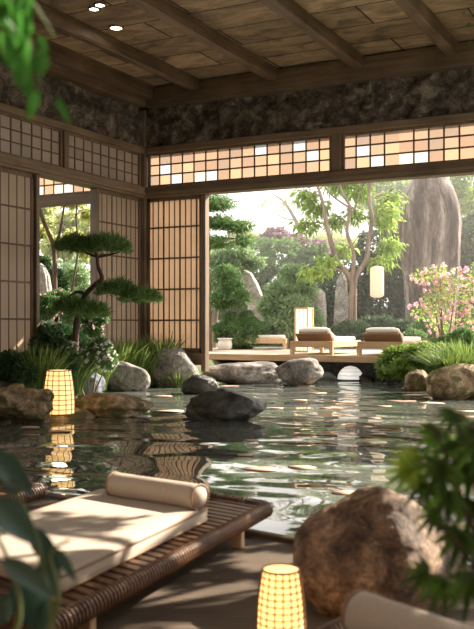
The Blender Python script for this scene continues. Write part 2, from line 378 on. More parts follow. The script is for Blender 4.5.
# ================================================================= SETTING
LX, BY = -11.31, 17.12          # planes of the left wall and of the back wall
Z_LB, Z_LT, Z_GT, Z_HT, Z_FT, Z_EB, Z_C = 4.16, 4.40, 5.16, 5.30, 6.15, 6.585, 6.62

# ---- ground with the pond basin
shore = [at_z(-70, 440, 0), at_z(0, 424, 0), at_z(40, 414, 0), at_z(80, 403, 0), at_z(112, 391, 0), at_z(150, 387, 0), at_z(196, 384, 0), at_z(212, 381, 0)]
poly = [(-16, -5), (-16, 7)] + [(p.x, p.y) for p in shore] + [(-10.3, 21.3), (-5.9, 21.3)] + [(p.x, p.y) for p in (at_z(392, 381, 0), at_z(415, 388, 0), at_z(432, 396, 0), at_z(480, 402, 0), at_z(560, 408, 0), at_z(760, 420, 0))] + [(14, 9), (14, -5)]
PA = np.array(poly); PB = np.roll(PA, -1, 0)
def pond_sd(x, y):
    d = PB - PA; t = np.clip(((x - PA[:, 0]) * d[:, 0] + (y - PA[:, 1]) * d[:, 1]) / (d ** 2).sum(1), 0, 1)
    q = PA + d * t[:, None]; dist = np.hypot(x - q[:, 0], y - q[:, 1]).min()
    cr = ((PA[:, 1] > y) != (PB[:, 1] > y)) & (x < (PB[:, 0] - PA[:, 0]) * (y - PA[:, 1]) / (PB[:, 1] - PA[:, 1] + 1e-12) + PA[:, 0])
    return -dist if cr.sum() % 2 else dist
def ground_z(x, y):
    s = pond_sd(x, y)
    if s <= 0: return -0.55 * min(1, -s / 0.6) - 0.02
    k = min(1, s / 0.9); z = 0.5 * k * k * (3 - 2 * k) - 0.02
    if x < LX or y > 20.2: z += min(1.2, max(0, (max(LX - x, (y - 27) if x > LX else 0) - 3) * 0.05))
    return z + 0.05 * noise.noise(Vector((x * 0.9, y * 0.9, 0))) * min(1, s)
xs = np.concatenate([np.arange(-60, -18, 3.0), np.arange(-18, 4, 0.3), np.arange(4, 40, 3.0)]); ys = np.concatenate([np.arange(-8, 8, 1.5), np.arange(8, 24, 0.3), np.arange(24, 90, 3.0)])
V = np.array([[x, y, ground_z(x, y)] for y in ys for x in xs]); nx = len(xs)
Fc = np.array([[j * nx + i, j * nx + i + 1, (j + 1) * nx + i + 1, (j + 1) * nx + i] for j in range(len(ys) - 1) for i in range(nx - 1)])
g = np_mesh('ground', V, Fc, M['soil'], smooth=True); struct(g)
# water sheet
mb = MB(); mb.add([(-15.9, -1.4, 0), (13.9, -1.4, 0), (13.9, 21.15, 0), (-15.9, 21.15, 0)], [(0, 1, 2, 3)])
w = mb.build('pond_water', M['water']); w['kind'] = 'stuff'; w['label'] = 'dark rippling pond water between the rocks and the terrace'

# ---- near terrace, its pond edge follows the line seen in the photo
e0 = at_z(20, 492, 0.1); e1 = at_z(300, 545, 0.1); ed = (e1 - e0).normalized(); A = e0 - ed * 9; B = e1 + ed * 9; nb = Vector((ed.y, -ed.x, 0))
if nb.dot(Vector(FW)) > 0: nb = -nb
C_ = B + nb * 9; D_ = A + nb * 9
mb = MB(); lo, hi = 0.02, 0.10
mb.add([(p.x, p.y, z) for z in (-0.5, hi) for p in (A, B, C_, D_)], [(0, 1, 2, 3)[::-1], (4, 5, 6, 7), (0, 1, 5, 4), (1, 2, 6, 5), (2, 3, 7, 6), (3, 0, 4, 7)])
struct(mb.build('floor', M['deck']))
mb = MB(); mb.bar(A + Vector((0, 0, -0.02)) - nb * 0.03, B + Vector((0, 0, -0.02)) - nb * 0.03, 0.06, 0.09); struct(mb.build('trim_1', M['beam_x'], bevel=0.008))
trim_n = 2
def trim(mb, mat, bevel=0.015):
    global trim_n
    o = mb.build('trim_%d' % trim_n, M[mat], bevel=bevel); trim_n += 1; return struct(o)

# ---- rough stone frieze over both walls (a thick slab with a hewn face)
def frieze(name, a, b, z0, z1, inward, thick=0.3):
    a = Vector(a); b = Vector(b); L = (b - a).length; nu = int(L / 0.07); nv = int((z1 - z0) / 0.07); d = (b - a).normalized(); inw = Vector(inward)
    V = []
    for j in range(nv + 1):
        for i in range(nu + 1):
            p = a + d * (L * i / nu); z = z0 + (z1 - z0) * j / nv
            q = Vector((p.x * 2.0 + p.y * 2.0, z * 2.4, 3)); k = noise.fractal(q, 0.8, 2.0, 5) * 0.16 + abs(noise.noise(q * 2.3)) * 0.12
            V.append((p.x + inw.x * k, p.y + inw.y * k, z))
    f = [(j * (nu + 1) + i, j * (nu + 1) + i + 1, (j + 1) * (nu + 1) + i + 1, (j + 1) * (nu + 1) + i) for j in range(nv) for i in range(nu)]
    mb = MB(); mb.add(V, f)
    k = len(mb.v); bk = -inw * thick
    mb.add([a + bk + Vector((0, 0, z0)), b + bk + Vector((0, 0, z0)), b + bk + Vector((0, 0, z1)), a + bk + Vector((0, 0, z1))], [(0, 1, 2, 3)])
    return struct(mb.build(name, M['frieze'], smooth=True))
frieze('wall_back', (LX - 0.1, BY, 0), (4, BY, 0), Z_HT - 0.02, Z_FT + 0.1, (0, -1, 0))
frieze('wall_left', (LX, 4, 0), (LX, BY + 0.1, 0), Z_HT - 0.02, Z_FT + 0.1, (1, 0, 0))

# ---- beams along the two walls
for z0, z1, dp in ((Z_LB, Z_LT, 0.16), (Z_GT, Z_HT, 0.11), (Z_FT, Z_EB, 0.26)):
    trim(MB().box((LX + 0.02, BY - dp, z0), (4, BY + 0.14, z1)), 'trim_x' if z1 < 6 else 'beam_x')
    trim(MB().box((LX - 0.14, 4, z0), (LX + dp, BY, z1)), 'trim_y' if z1 < 6 else 'beam')
trim(MB().box((LX + 0.16, BY - 0.21, Z_LB + 0.05), (4, BY - 0.162, Z_LB + 0.12)), 'trim_x', 0.006)
trim(MB().box((LX + 0.162, 4, Z_LB + 0.05), (LX + 0.21, BY - 0.16, Z_LB + 0.12)), 'trim_y', 0.006)
# bottom rails
trim(MB().box((LX - 0.1, 11.6, 0.45), (LX + 0.1, 13.37, 0.72)), 'trim_y')
trim(MB().box((LX - 0.1, 15.35, 0.45), (LX + 0.1, BY, 0.72)), 'trim_y')
XP = -9.70
trim(MB().box((LX, BY - 0.1, 0.45), (XP, BY + 0.1, 0.72)), 'trim_x')
# posts
trim(MB().box((LX - 0.12, BY - 0.12, 0.3), (LX + 0.13, BY + 0.12, Z_FT)), 'trim_z')
trim(MB().box((XP - 0.05, BY - 0.09, 0.3), (XP + 0.06, BY + 0.09, Z_LB)), 'trim_z')
trim(MB().box((LX - 0.09, 13.37, 0.3), (LX + 0.09, 13.47, Z_LB)), 'trim_z')
trim(MB().box((LX - 0.09, 15.27, 0.3), (LX + 0.09, 15.37, Z_LB)), 'trim_z')
# lower left wall continues out of the picture
struct(MB().box((LX - 0.1, 4, 0.02), (LX + 0.05, 11.55, Z_LB)).build('wall_left_lower', M['trim_z']))
# neighbouring bay seen through the left doorway
trim(MB().box((-17, BY - 0.12, Z_LB), (LX - 0.15, BY + 0.12, Z_LT)), 'trim_x')
trim(MB().box((-17, BY - 0.12, Z_GT), (LX - 0.15, BY + 0.12, Z_HT)), 'trim_x')
struct(MB().box((-17.4, 11.2, Z_HT + 0.02), (LX - 0.35, BY + 0.5, Z_HT + 0.12)).build('ceiling_side_bay', M['ceiling']))
trim(MB().box((-15.1, BY - 0.08, 0.3), (-14.95, BY + 0.08, Z_LB)), 'trim_z')

struct(MB().box((-12, -1.7, -0.5), (4.2, -1.5, Z_C)).build('wall_rear_blocker', M['trim_z']))  # unseen wall behind the camera, added to cut fill light
struct(MB().box((4.0, -1.5, -0.5), (4.2, 5.0, Z_C)).build('wall_right_blocker', M['trim_z']))  # unseen wall piece, added to block fill light from the right
# ---- transom windows
win_n = 1
def transom(a, b, n, rows=3, skip=(), pane='pane'):
    global win_n
    a = Vector(a); b = Vector(b); d = b - a
    root = struct(bpy.data.objects.new('window_%d' % win_n, None)); COL.objects.link(root); root.location = a; win_n += 1
    u = d.normalized(); nrm = Vector((-u.y, u.x, 0)); z0, z1 = Z_LT, Z_GT
    fr = MB()
    for p, q in ((a, a + u * 0.06), (b - u * 0.06, b)): fr.bar((p + q) / 2 + Vector((0, 0, z0)), (p + q) / 2 + Vector((0, 0, z1)), 0.06, 0.09, u.cross(Vector((0, 0, 1))))
    for z in (z0 + 0.025, z1 - 0.02): fr.bar(a + Vector((0, 0, z)), b + Vector((0, 0, z)), 0.07, 0.05)
    fr.build('window_frame', M['trim_z'], root)
    ms = MB()
    for i in range(1, n):
        if i in skip: continue
        p = a + d * (i / n); ms.bar(p + Vector((0, 0, z0)), p + Vector((0, 0, z1)), 0.03, 0.026, u.cross(Vector((0, 0, 1))))
    for j in range(1, rows):
        z = z0 + 0.05 + (z1 - z0 - 0.09) * j / rows; ms.bar(a + Vector((0, 0, z)), b + Vector((0, 0, z)), 0.03, 0.024)
    ms.build('glazing_bars', M['lattice'], root)
    pn = MB()
    for i in range(n):
        for j in range(rows):
            p = a + d * (i / n) + nrm * 0.002; q = a + d * ((i + 1) / n) + nrm * 0.002; za = z0 + (z1 - z0) * j / rows; zb = z0 + (z1 - z0) * (j + 1) / rows
            pn.add([(p.x, p.y, za), (q.x, q.y, za), (q.x, q.y, zb), (p.x, p.y, zb)], [(0, 1, 2, 3)])
    pn.build('pane', M[pane], root)
transom((LX + 0.16, BY, 0), (-6.72, BY, 0), 15)
transom((-6.52, BY, 0), (-2.1, BY, 0), 15, skip=(4,))
transom((-1.9, BY, 0), (2.5, BY, 0), 15)
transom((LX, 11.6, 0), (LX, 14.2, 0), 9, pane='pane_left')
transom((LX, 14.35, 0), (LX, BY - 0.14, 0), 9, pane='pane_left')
transom((-15.0, BY, 0), (LX - 0.2, BY, 0), 12)
trim(MB().box((-6.72, BY - 0.1, Z_LT), (-6.52, BY + 0.1, Z_GT)), 'trim_z')
trim(MB().box((-2.1, BY - 0.1, Z_LT), (-1.9, BY + 0.1, Z_GT)), 'trim_z')
trim(MB().box((LX - 0.1, 14.2, Z_LT), (LX + 0.1, 14.35, Z_GT)), 'trim_z')

# ---- ceiling
struct(MB().box((LX - 0.2, -1.7, Z_C), (1.6, BY + 0.7, Z_C + 0.12)).build('ceiling', M['ceiling']))
def rough_beam(a, b, w, h, mat, seed):
    """hand hewn beam: box section wandering a little along its length"""
    a = Vector(a); b = Vector(b); n = 40; d = (b - a).normalized(); s = d.cross(Vector((0, 0, 1))); V = []; f = []
    for i in range(n + 1):
        p = a.lerp(b, i / n)
        for k, (x, z) in enumerate(((-1, -1), (-0.6, -1.12), (0.6, -1.12), (1, -1), (1, 1), (-1, 1))):
            jx = noise.noise(Vector((i * 0.35, k * 3.1, seed))) * 0.03; jz = noise.noise(Vector((i * 0.3, k * 5.3, seed + 9))) * 0.03
            V.append(p + s * (x * w / 2 + jx) + Vector((0, 0, z * h / 2 + jz)))
    m = 6
    for i in range(n):
        for k in range(m): f.append((i * m + k, i * m + (k + 1) % m, (i + 1) * m + (k + 1) % m, (i + 1) * m + k))
    f.append(tuple(range(m))); f.append(tuple(n * m + k for k in range(m)))
    return MB().add(V, f)
for i, x in enumerate((-9.8, -7.95, -6.1, -4.25, -2.4, -0.55)):
    struct(rough_beam((x, 0.3, 6.50), (x, BY - 0.2, 6.50), 0.21, 0.24, 'beam', i * 7.7).build('ceiling_beam', M['beam']))
struct(rough_beam((LX + 0.26, 0.3, 6.50), (LX + 0.26, BY - 0.2, 6.50), 0.36, 0.34, 'beam', 77).build('ceiling_beam', M['beam']))

for (px, py, lb) in ((116, 27, 'round recessed ceiling light, the one lowest in view and nearest the corner'), (94, 8, 'round recessed ceiling light just below the highest one'), (100, 4, 'round recessed ceiling light, highest of the three')):
    c = at_z(px, py, Z_C) ; t = thing('recessed_light', lb, 'ceiling light', (c.x, c.y, Z_C - 0.03), 'recessed ceiling lights')
    s = 1.0 if py == 27 else 0.75
    MB().lathe([(0.105 * s, 0), (0.135 * s, 0), (0.14 * s, 0.03), (0.105 * s, 0.03)], (c.x, c.y, Z_C - 0.03), 24, False).build('trim_ring', M['brass'], t)
    MB().lathe([(0.002, 0.012), (0.105 * s, 0.012), (0.105 * s, 0.02), (0.002, 0.02)], (c.x, c.y, Z_C - 0.03), 24, False).build('lens', M['spot'], t)

# ---- shoji screens
def shoji(a, b, z0, z1, n, label, rows=5):
    a = Vector(a); b = Vector(b); u = (b - a).normalized(); d = b - a; up = Vector((0, 0, 1)); nn = u.cross(up)
    t = thing('shoji_screen', label, 'sliding screen', ((a.x + b.x) / 2, (a.y + b.y) / 2, z0), 'paper sliding screens along the walls')
    fr = MB()
    for p in (a + u * 0.03, b - u * 0.03): fr.bar(p + up * z0, p + up * z1, 0.07, 0.06, nn)
    for z in (z0 + 0.05, z1 - 0.03): fr.bar(a + up * z, b + up * z, 0.06, 0.09)
    fr.build('frame', M['trim_z'], t, bevel=0.005)
    lt = MB()
    for i in range(1, n):
        if (i % 3 == 0 and n > 8): wd = 0.034
        else: wd = 0.022
        p = a + d * (i / n); lt.bar(p + up * z0, p + up * z1, wd, wd, nn)
    for j in range(1, rows):
        z = z0 + (z1 - z0) * (j / rows) + 0.02; lt.bar(a + up * z, b + up * z, 0.03, 0.034)
    lt.build('lattice', M['lattice'], t)
    MB().box((min(a.x, b.x) - (0.004 if abs(u.x) < .5 else 0), min(a.y, b.y) - (0.004 if abs(u.y) < .5 else 0), z0), (max(a.x, b.x) + (0.004 if abs(u.x) < .5 else 0), max(a.y, b.y) + (0.004 if abs(u.y) < .5 else 0), z1)).build('paper', M['paper'], t)
    return t
shoji((LX, 11.6, 0), (LX, 13.36, 0), 0.72, Z_LB, 8, 'dim paper sliding screen left of the doorway in the left wall')
shoji((LX, 15.38, 0), (LX, BY - 0.13, 0), 0.72, Z_LB, 9, 'paper sliding screen between the side doorway and the corner post')
shoji((LX + 0.14, BY, 0), (XP - 0.06, BY, 0), 0.72, Z_LB, 10, 'warmly backlit paper sliding screen beside the wide garden opening')

# ================================================================= GARDEN DECK
DZ = 0.60
struct(MB().box((-16, 20.2, DZ - 0.12), (-4.6, 27, DZ)).build('floor_garden_deck', M['deck_out']))
trim(MB().box((-16, 20.13, DZ - 0.16), (-4.6, 20.198, DZ - 0.005)), 'teak', 0.01)
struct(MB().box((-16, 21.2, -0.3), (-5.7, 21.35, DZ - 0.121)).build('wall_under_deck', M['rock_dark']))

def garden_lounger():
    t = thing('daybed', 'x', 'lounger', (0, 0, 0), 'wooden loungers on the garden deck')
    W, L, Hh = 1.12, 2.0, 0.33
    HR = 0.15
    fr = MB(); fr.box((-W / 2, 0, Hh - HR), (W / 2, 0.07, Hh)); fr.box((-W / 2, L - 0.07, Hh - HR), (W / 2, L, Hh)); fr.box((-W / 2, 0.07, Hh - HR), (-W / 2 + 0.07, L - 0.07, Hh)); fr.box((W / 2 - 0.07, 0.07, Hh - HR), (W / 2, L - 0.07, Hh))
    fr.build('frame', M['teak'], t, bevel=0.006)
    sl = MB()
    for k in range(14): y = 0.12 + k * (L - 0.24) / 13; sl.box((-W / 2 + 0.07, y, Hh - 0.06), (W / 2 - 0.07, y + 0.07, Hh - 0.035))
    sl.build('slats', M['teak'], t)
    for x in (-W / 2, W / 2 - 0.09):
        for y in (0, L - 0.09): MB().box((x, y, 0), (x + 0.09, y + 0.09, Hh - HR)).build('leg', M['teak_y'], t, bevel=0.004)
    # raised wooden backrest leaning towards the camera
    br = MB()
    for k in range(4): z = Hh + 0.0 + k * 0.048; y = 0.26 - 0.045 * k; br.bar((-W / 2 + 0.10, y, z + 0.02), (W / 2 - 0.10, y, z + 0.02), 0.02, 0.062, (0, -0.7, 0.7))
    for x in (-0.36, 0.36): br.bar((x, 0.36, Hh), (x, 0.13, Hh + 0.22), 0.04, 0.03)
    br.build('backrest', M['teak_dark'], t)
    m = MB().box((-W / 2 + 0.12, 0.42, Hh - 0.02), (W / 2 - 0.12, L - 0.06, Hh + 0.10)).build('mattress', M['cushion_white'], t, bevel=0.045, seg=4)
    h = MB().add([(-W / 2 + 0.13, .17, Hh + .22), (W / 2 - .13, .17, Hh + .22), (W / 2 - .13, .46, Hh + .03), (-W / 2 + .13, .46, Hh + .03), (-W / 2 + .13, .24, Hh + .25), (W / 2 - .13, .24, Hh + .25), (W / 2 - .13, .56, Hh + .13), (-W / 2 + .13, .56, Hh + .13)],
                 [(0, 3, 2, 1), (4, 5, 6, 7), (0, 1, 5, 4), (1, 2, 6, 5), (2, 3, 7, 6), (3, 0, 4, 7)]).build('back_cushion', M['cushion_white'], t, bevel=0.03, seg=3)
    pl = MB(); prof = []
    n = 14
    V = []
    for i in range(n + 1):
        x = -0.40 + 0.80 * i / n; e = 1 - abs(2 * i / n - 1) ** 6 * 0.5
        for k in range(12):
            a = 2 * PI * k / 12; V.append((x, 0.20 + math.cos(a) * 0.10 * e, Hh + 0.265 + math.sin(a) * 0.075 * e))
    f = [(i * 12 + k, i * 12 + (k + 1) % 12, (i + 1) * 12 + (k + 1) % 12, (i + 1) * 12 + k) for i in range(n) for k in range(12)] + [tuple(range(12)), tuple(n * 12 + k for k in range(12))]
    MB().add(V, f).build('pillow', M['cushion_white'], t, smooth=True)
    return t
g1 = garden_lounger(); g2 = copy_tree(g1)
g1.location = (-8.55, 20.32, DZ); g1['label'] = 'teak daybed with cream mattress standing next to the lit box lantern'
g2.location = (-6.80, 20.30, DZ); g2['label'] = 'teak daybed with cream mattress in front of the towering boulder'
g3 = copy_tree(g1); g3['label'] = 'far lounger with pale mattress on the deck edge beside the sliding screen'; p = at_Y(216, 24.2)
g3.location = (p.x + .2, 24.2, DZ); g3.rotation_euler = (0, 0, math.radians(-70))
# white side table near far lounger
p = at_z(220, 350, DZ); t = thing('side_table', 'small white rounded stool at the left end of the garden deck', 'stool', (p.x, p.y + 0.3, DZ))
MB().lathe([(0.16, 0), (0.2, 0.04), (0.22, 0.16), (0.19, 0.28), (0.15, 0.3)], (p.x, p.y + .3, DZ), 20).build('body', M['cushion_white'], t, smooth=True)
MB().lathe([(0.20, 0.30), (0.23, 0.315), (0.23, 0.335), (0.2, 0.345)], (p.x, p.y + .3, DZ), 20).build('top', M['cushion_white'], t)

# box lantern on the deck
p = at_d(304, 330, 24.2); bx = (p.x, p.y, DZ); t = thing('box_lantern', 'glowing square paper lantern standing on the deck behind the daybeds', 'lantern', bx)
hw, hh = 0.18, 1.20
MB().box((bx[0] - hw + .02, bx[1] - hw + .02, DZ + .05), (bx[0] + hw - .02, bx[1] + hw - .02, DZ + hh - .04)).build('paper', M['lamp_soft'], t)
fr = MB()
for sx in (-1, 1):
    for sy in (-1, 1): fr.box((bx[0] + sx * hw - .018, bx[1] + sy * hw - .018, DZ), (bx[0] + sx * hw + .018, bx[1] + sy * hw + .018, DZ + hh))
for z in (0.03, hh - 0.03):
    for s_ in (-1, 1):
        fr.box((bx[0] - hw, bx[1] + s_ * hw - .014, DZ + z - .02), (bx[0] + hw, bx[1] + s_ * hw + .014, DZ + z + .02)); fr.box((bx[0] + s_ * hw - .014, bx[1] - hw, DZ + z - .02), (bx[0] + s_ * hw + .014, bx[1] + hw, DZ + z + .02))
for s_ in (-.06, .06): fr.box((bx[0] + s_ - .006, bx[1] - hw - .004, DZ), (bx[0] + s_ + .006, bx[1] - hw + .01, DZ + hh))
fr.build('frame', M['teak_y'], t)

# ================================================================= ROCKS
rock(-16, 52, 385, 424, 'rock_brown', 3, 'craggy brown mossy rock at the left edge beside the paper lantern', rough=0.34, deep=0.8)
rock(30, 92, 405, 419, 'rock_brown', 4, 'low flat brown rock carrying the lit paper lantern', sink=0.8, deep=0.7)
rock(68, 150, 394, 417, 'rock_brown', 5, 'long low brown rock lying right of the paper lantern', rough=0.18, deep=0.55)
rock(74, 104, 370, 399, 'rock_blue', 6, 'blue grey rock standing behind the paper lantern')
rock(102, 153, 361, 391, 'rock_grey', 8, 'sharp grey rock leaning against the big pale boulder', planes=9, rough=0.08, deep=.55, taper=.22, lean=-.08)
rock(147, 199, 348, 387, 'rock_grey', 12, 'biggest pale grey boulder in front of the corner screen', planes=10, rough=0.07, deep=.5, taper=.06)
rock(183, 218, 375, 394, 'rock_dark', 15, 'small dark wet rock between the pale boulder and the black rock')
rock(188, 263, 389, 421, 'rock_dark', 17, 'large black wet rock standing alone in the pond', rough=0.14)
rock(205, 281, 362, 384, 'rock_grey', 20, 'long flat grey rock under the left end of the deck', deep=0.5, planes=10)
rock(277, 321, 358, 386, 'rock_grey', 23, 'rounded grey rock below the left daybed', deep=0.7)
rock(318, 336, 372, 381, 'rock_dark', 24, 'small flat dark stone left of the white dome lamp', sink=0.9)
rock(356, 374, 374, 381, 'rock_dark', 25, 'small flat dark stone right of the white dome lamp', sink=0.9)
rock(381, 414, 360, 381, 'rock_dark', 26, 'dark rock under the ferny bank at the right', deep=.8)
rock(405, 434, 370, 391, 'rock_brown', 27, 'brown rock tucked beneath the grassy right bank')
rock(428, 492, 364, 399, 'rock_brown', 28, 'broad brown boulder at the right edge of the pond', deep=.8)
rock(284, 478, 499, 618, 'rock_red', 61, 'large rounded russet boulder on the terrace edge', z=0.08, sink=0.35, deep=0.85, sub=6, planes=12, rough=0.06, taper=0.45, lean=-0.04)

# white dome lamp at the water
c = at_z(346, 381, 0.0); t = thing('dome_lamp', 'white glowing dome lamp sitting at the water below the deck', 'lamp', (c.x, c.y + .3, 0))
R_ = 0.31; prof = [(R_ * math.cos(a), R_ * math.sin(a) * 1.05 + 0.02) for a in [PI / 2 * k / 10 for k in range(11)]]; prof[-1] = (0.005, prof[-1][1])
MB().lathe(prof, (c.x, c.y + .3, 0), 32).build('dome', M['dome'], t, smooth=True)
MB().lathe([(R_ + .03, -0.1), (R_ + .05, 0), (R_ + .03, 0.03), (R_ - 0.02, 0.035)], (c.x, c.y + .3, 0), 32).build('base_ring', M['rock_dark'], t)
rb = MB()
for k in range(1, 5):
    a = PI / 2 * k / 5; r = (R_ + .002) * math.cos(a); z = (R_) * math.sin(a) * 1.05 + .02
    pts = [(c.x + r * math.cos(q), c.y + .3 + r * math.sin(q), z) for q in [2 * PI * j / 24 for j in range(25)]]; rb.tube(pts, 0.006, 4, False)
rb.build('ribs', M['rock_pale'], t)

# the tall boulder: stacked outline, measured at distance 31 m
def tall_rock(prof, d, label, mat, seed, name='standing_rock', deep=0.75, cracks=0.10):
    n = 64; rows = []; k = len(prof)
    P = np.array(prof, dtype=float); ys_ = np.linspace(P[0, 0], P[-1, 0], 90)
    L_ = np.interp(ys_, P[:, 0], P[:, 1]); R_ = np.interp(ys_, P[:, 0], P[:, 2]); V = []
    o = at_d((P[-1, 1] + P[-1, 2]) / 2, HOR, d)
    for y, l, r in zip(ys_, L_, R_):
        cc = at_d((l + r) / 2, y, d); hw_ = (r - l) / 2 * d / F
        for i in range(n):
            a = 2 * PI * i / n; ca, sa = math.cos(a), math.sin(a); q = Vector((ca * 1.3, sa * 1.3, cc.z * 0.28)) + Vector((seed, 0, 0))
            kk = 1 + noise.fractal(q * 1.5, 0.9, 2.1, 5) * cracks + abs(noise.noise(Vector((ca * 3.2 + seed, sa * 3.2, cc.z * 0.2)))) * cracks - 0.05
            x = ca * hw_ * kk; yy = sa * hw_ * deep * kk
            V.append((cc.x + RT[0] * x - RT[1] * yy, cc.y + RT[1] * x + RT[0] * yy, cc.z))
    f = [(j * n + i, j * n + (i + 1) % n, (j + 1) * n + (i + 1) % n, (j + 1) * n + i) for j in range(89) for i in range(n)] + [tuple(range(n)), tuple(89 * n + i for i in range(n))]
    ob = MB().add(V, f).build(name, M[mat], origin=(o.x, o.y, V[-1][2]), smooth=True); return tag(ob, label, 'rock')
tall_rock([(166, 427, 434), (170, 421, 441), (175, 415, 446), (181, 411, 450), (190, 406, 455), (203, 401, 460), (222, 398, 463), (245, 398, 463), (270, 401, 461), (300, 404, 457), (332, 405, 453), (345, 404, 453)], 31, 'towering upright grey boulder behind the right daybed', 'rock_tall', 3)
tall_rock([(269, 240, 243), (273, 238, 252), (285, 239, 259), (296, 243, 263), (306, 248, 265), (320, 246, 268), (340, 243, 270)], 30, 'leaning pale pointed rock behind the round clipped bush', 'rock_pale', 9, deep=0.6)
tall_rock([(288, 316, 320), (293, 312, 325), (305, 310, 326), (325, 309, 327), (345, 308, 328)], 29, 'slim upright rock left of the forked tree', 'rock_pale', 14, deep=0.7)
tall_rock([(274, 340, 344), (280, 337, 347), (295, 335, 348), (320, 334, 349), (342, 333, 350)], 31, 'tall narrow rock just behind the forked tree trunk', 'rock_grey', 17, deep=0.7)
rock(320, 350, 305, 332, 'rock_pale', 31, 'pale rounded garden rock at the foot of the forked tree', z=0.9)
rock(30, 50, 262, 290, 'rock_pale', 33, 'pale boulder seen low through the side doorway', z=1.35+0.0) if False else None

# ================================================================= LANTERNS
def woven_lantern(c, r0, r1, h, mat, label, rings=8, ribs=14, bar=0.004, group='woven paper lanterns'):
    t = thing('paper_lantern', label, 'lantern', c, group)
    def rad(z): k = z / h; return r0 + (r1 - r0) * k + math.sin(k * PI) * r0 * 0.08
    prof = [(rad(h * k / 12) - 0.004, h * k / 12) for k in range(13)]
    MB().lathe([(0.003, 0.0)] + prof + [(0.003, h - 0.004)], c, 28, False).build('paper_shade', M[mat], t, smooth=True)
    fr = MB()
    for k in range(rings + 1):
        z = h * k / rings; r = rad(z) + bar * 0.5
        pts = [(c[0] + r * math.cos(q), c[1] + r * math.sin(q), c[2] + z) for q in [2 * PI * j / 28 for j in range(29)]]; fr.tube(pts, bar * (1.7 if k in (0, rings) else 1), 5, False)
    for k in range(ribs):
        a = 2 * PI * k / ribs; pts = [(c[0] + (rad(h * j / 8) + bar) * math.cos(a), c[1] + (rad(h * j / 8) + bar) * math.sin(a), c[2] + h * j / 8) for j in range(9)]; fr.tube(pts, bar, 4)
    fr.build('cane_frame', M['rattan'], t)
    return t
c = at_d(59, 414, 12.6); woven_lantern((c.x, c.y, 0.08), 0.215, 0.165, 0.60, 'paper_lamp', 'glowing woven paper lantern on the brown rocks by the pond', 9, 14, 0.005)
c = at_z(281, 640, 0.10); woven_lantern((c.x, c.y, 0.102), 0.092, 0.070, 0.268, 'paper_lamp_near', 'glowing cane lantern on the terrace floor near the russet boulder', 11, 18, 0.0028)
def plight(name, loc, e, col, r):
    l = bpy.data.lights.new(name, 'POINT'); l.energy = e; l.color = col; l.shadow_soft_size = r; o = bpy.data.objects.new(name, l); o.location = loc; COL.objects.link(o); return o
# hanging lantern
c = at_d(377, 282, 26.5); t = thing('hanging_lantern', 'long white paper lantern hanging in front of the ivy wall', 'lantern', (c.x, c.y, c.z - 0.47))
hr, hl = 0.2, 0.94; prof = []
for k in range(25):
    z = hl * k / 24; e = min(1, (1 - abs(2 * z / hl - 1) ** 5) ** 0.5 + 0.25); prof.append((hr * e * (1 + 0.012 * (k % 2)), z))
MB().lathe([(0.003, 0)] + prof + [(0.003, hl)], (c.x, c.y, c.z - 0.47), 24, False).build('shade', M['paper_hang'], t, smooth=True)
MB().lathe([(0.07, -0.02), (0.08, 0.0), (0.07, 0.02)], (c.x, c.y, c.z - .47), 14).build('rim', M['bark_dark'], t)
CORD_TOP = c.z + 3.3
MB().tube([(c.x, c.y, c.z + .46), (c.x, c.y, CORD_TOP)], 0.008, 5).build('cord', M['bark_dark'], t)

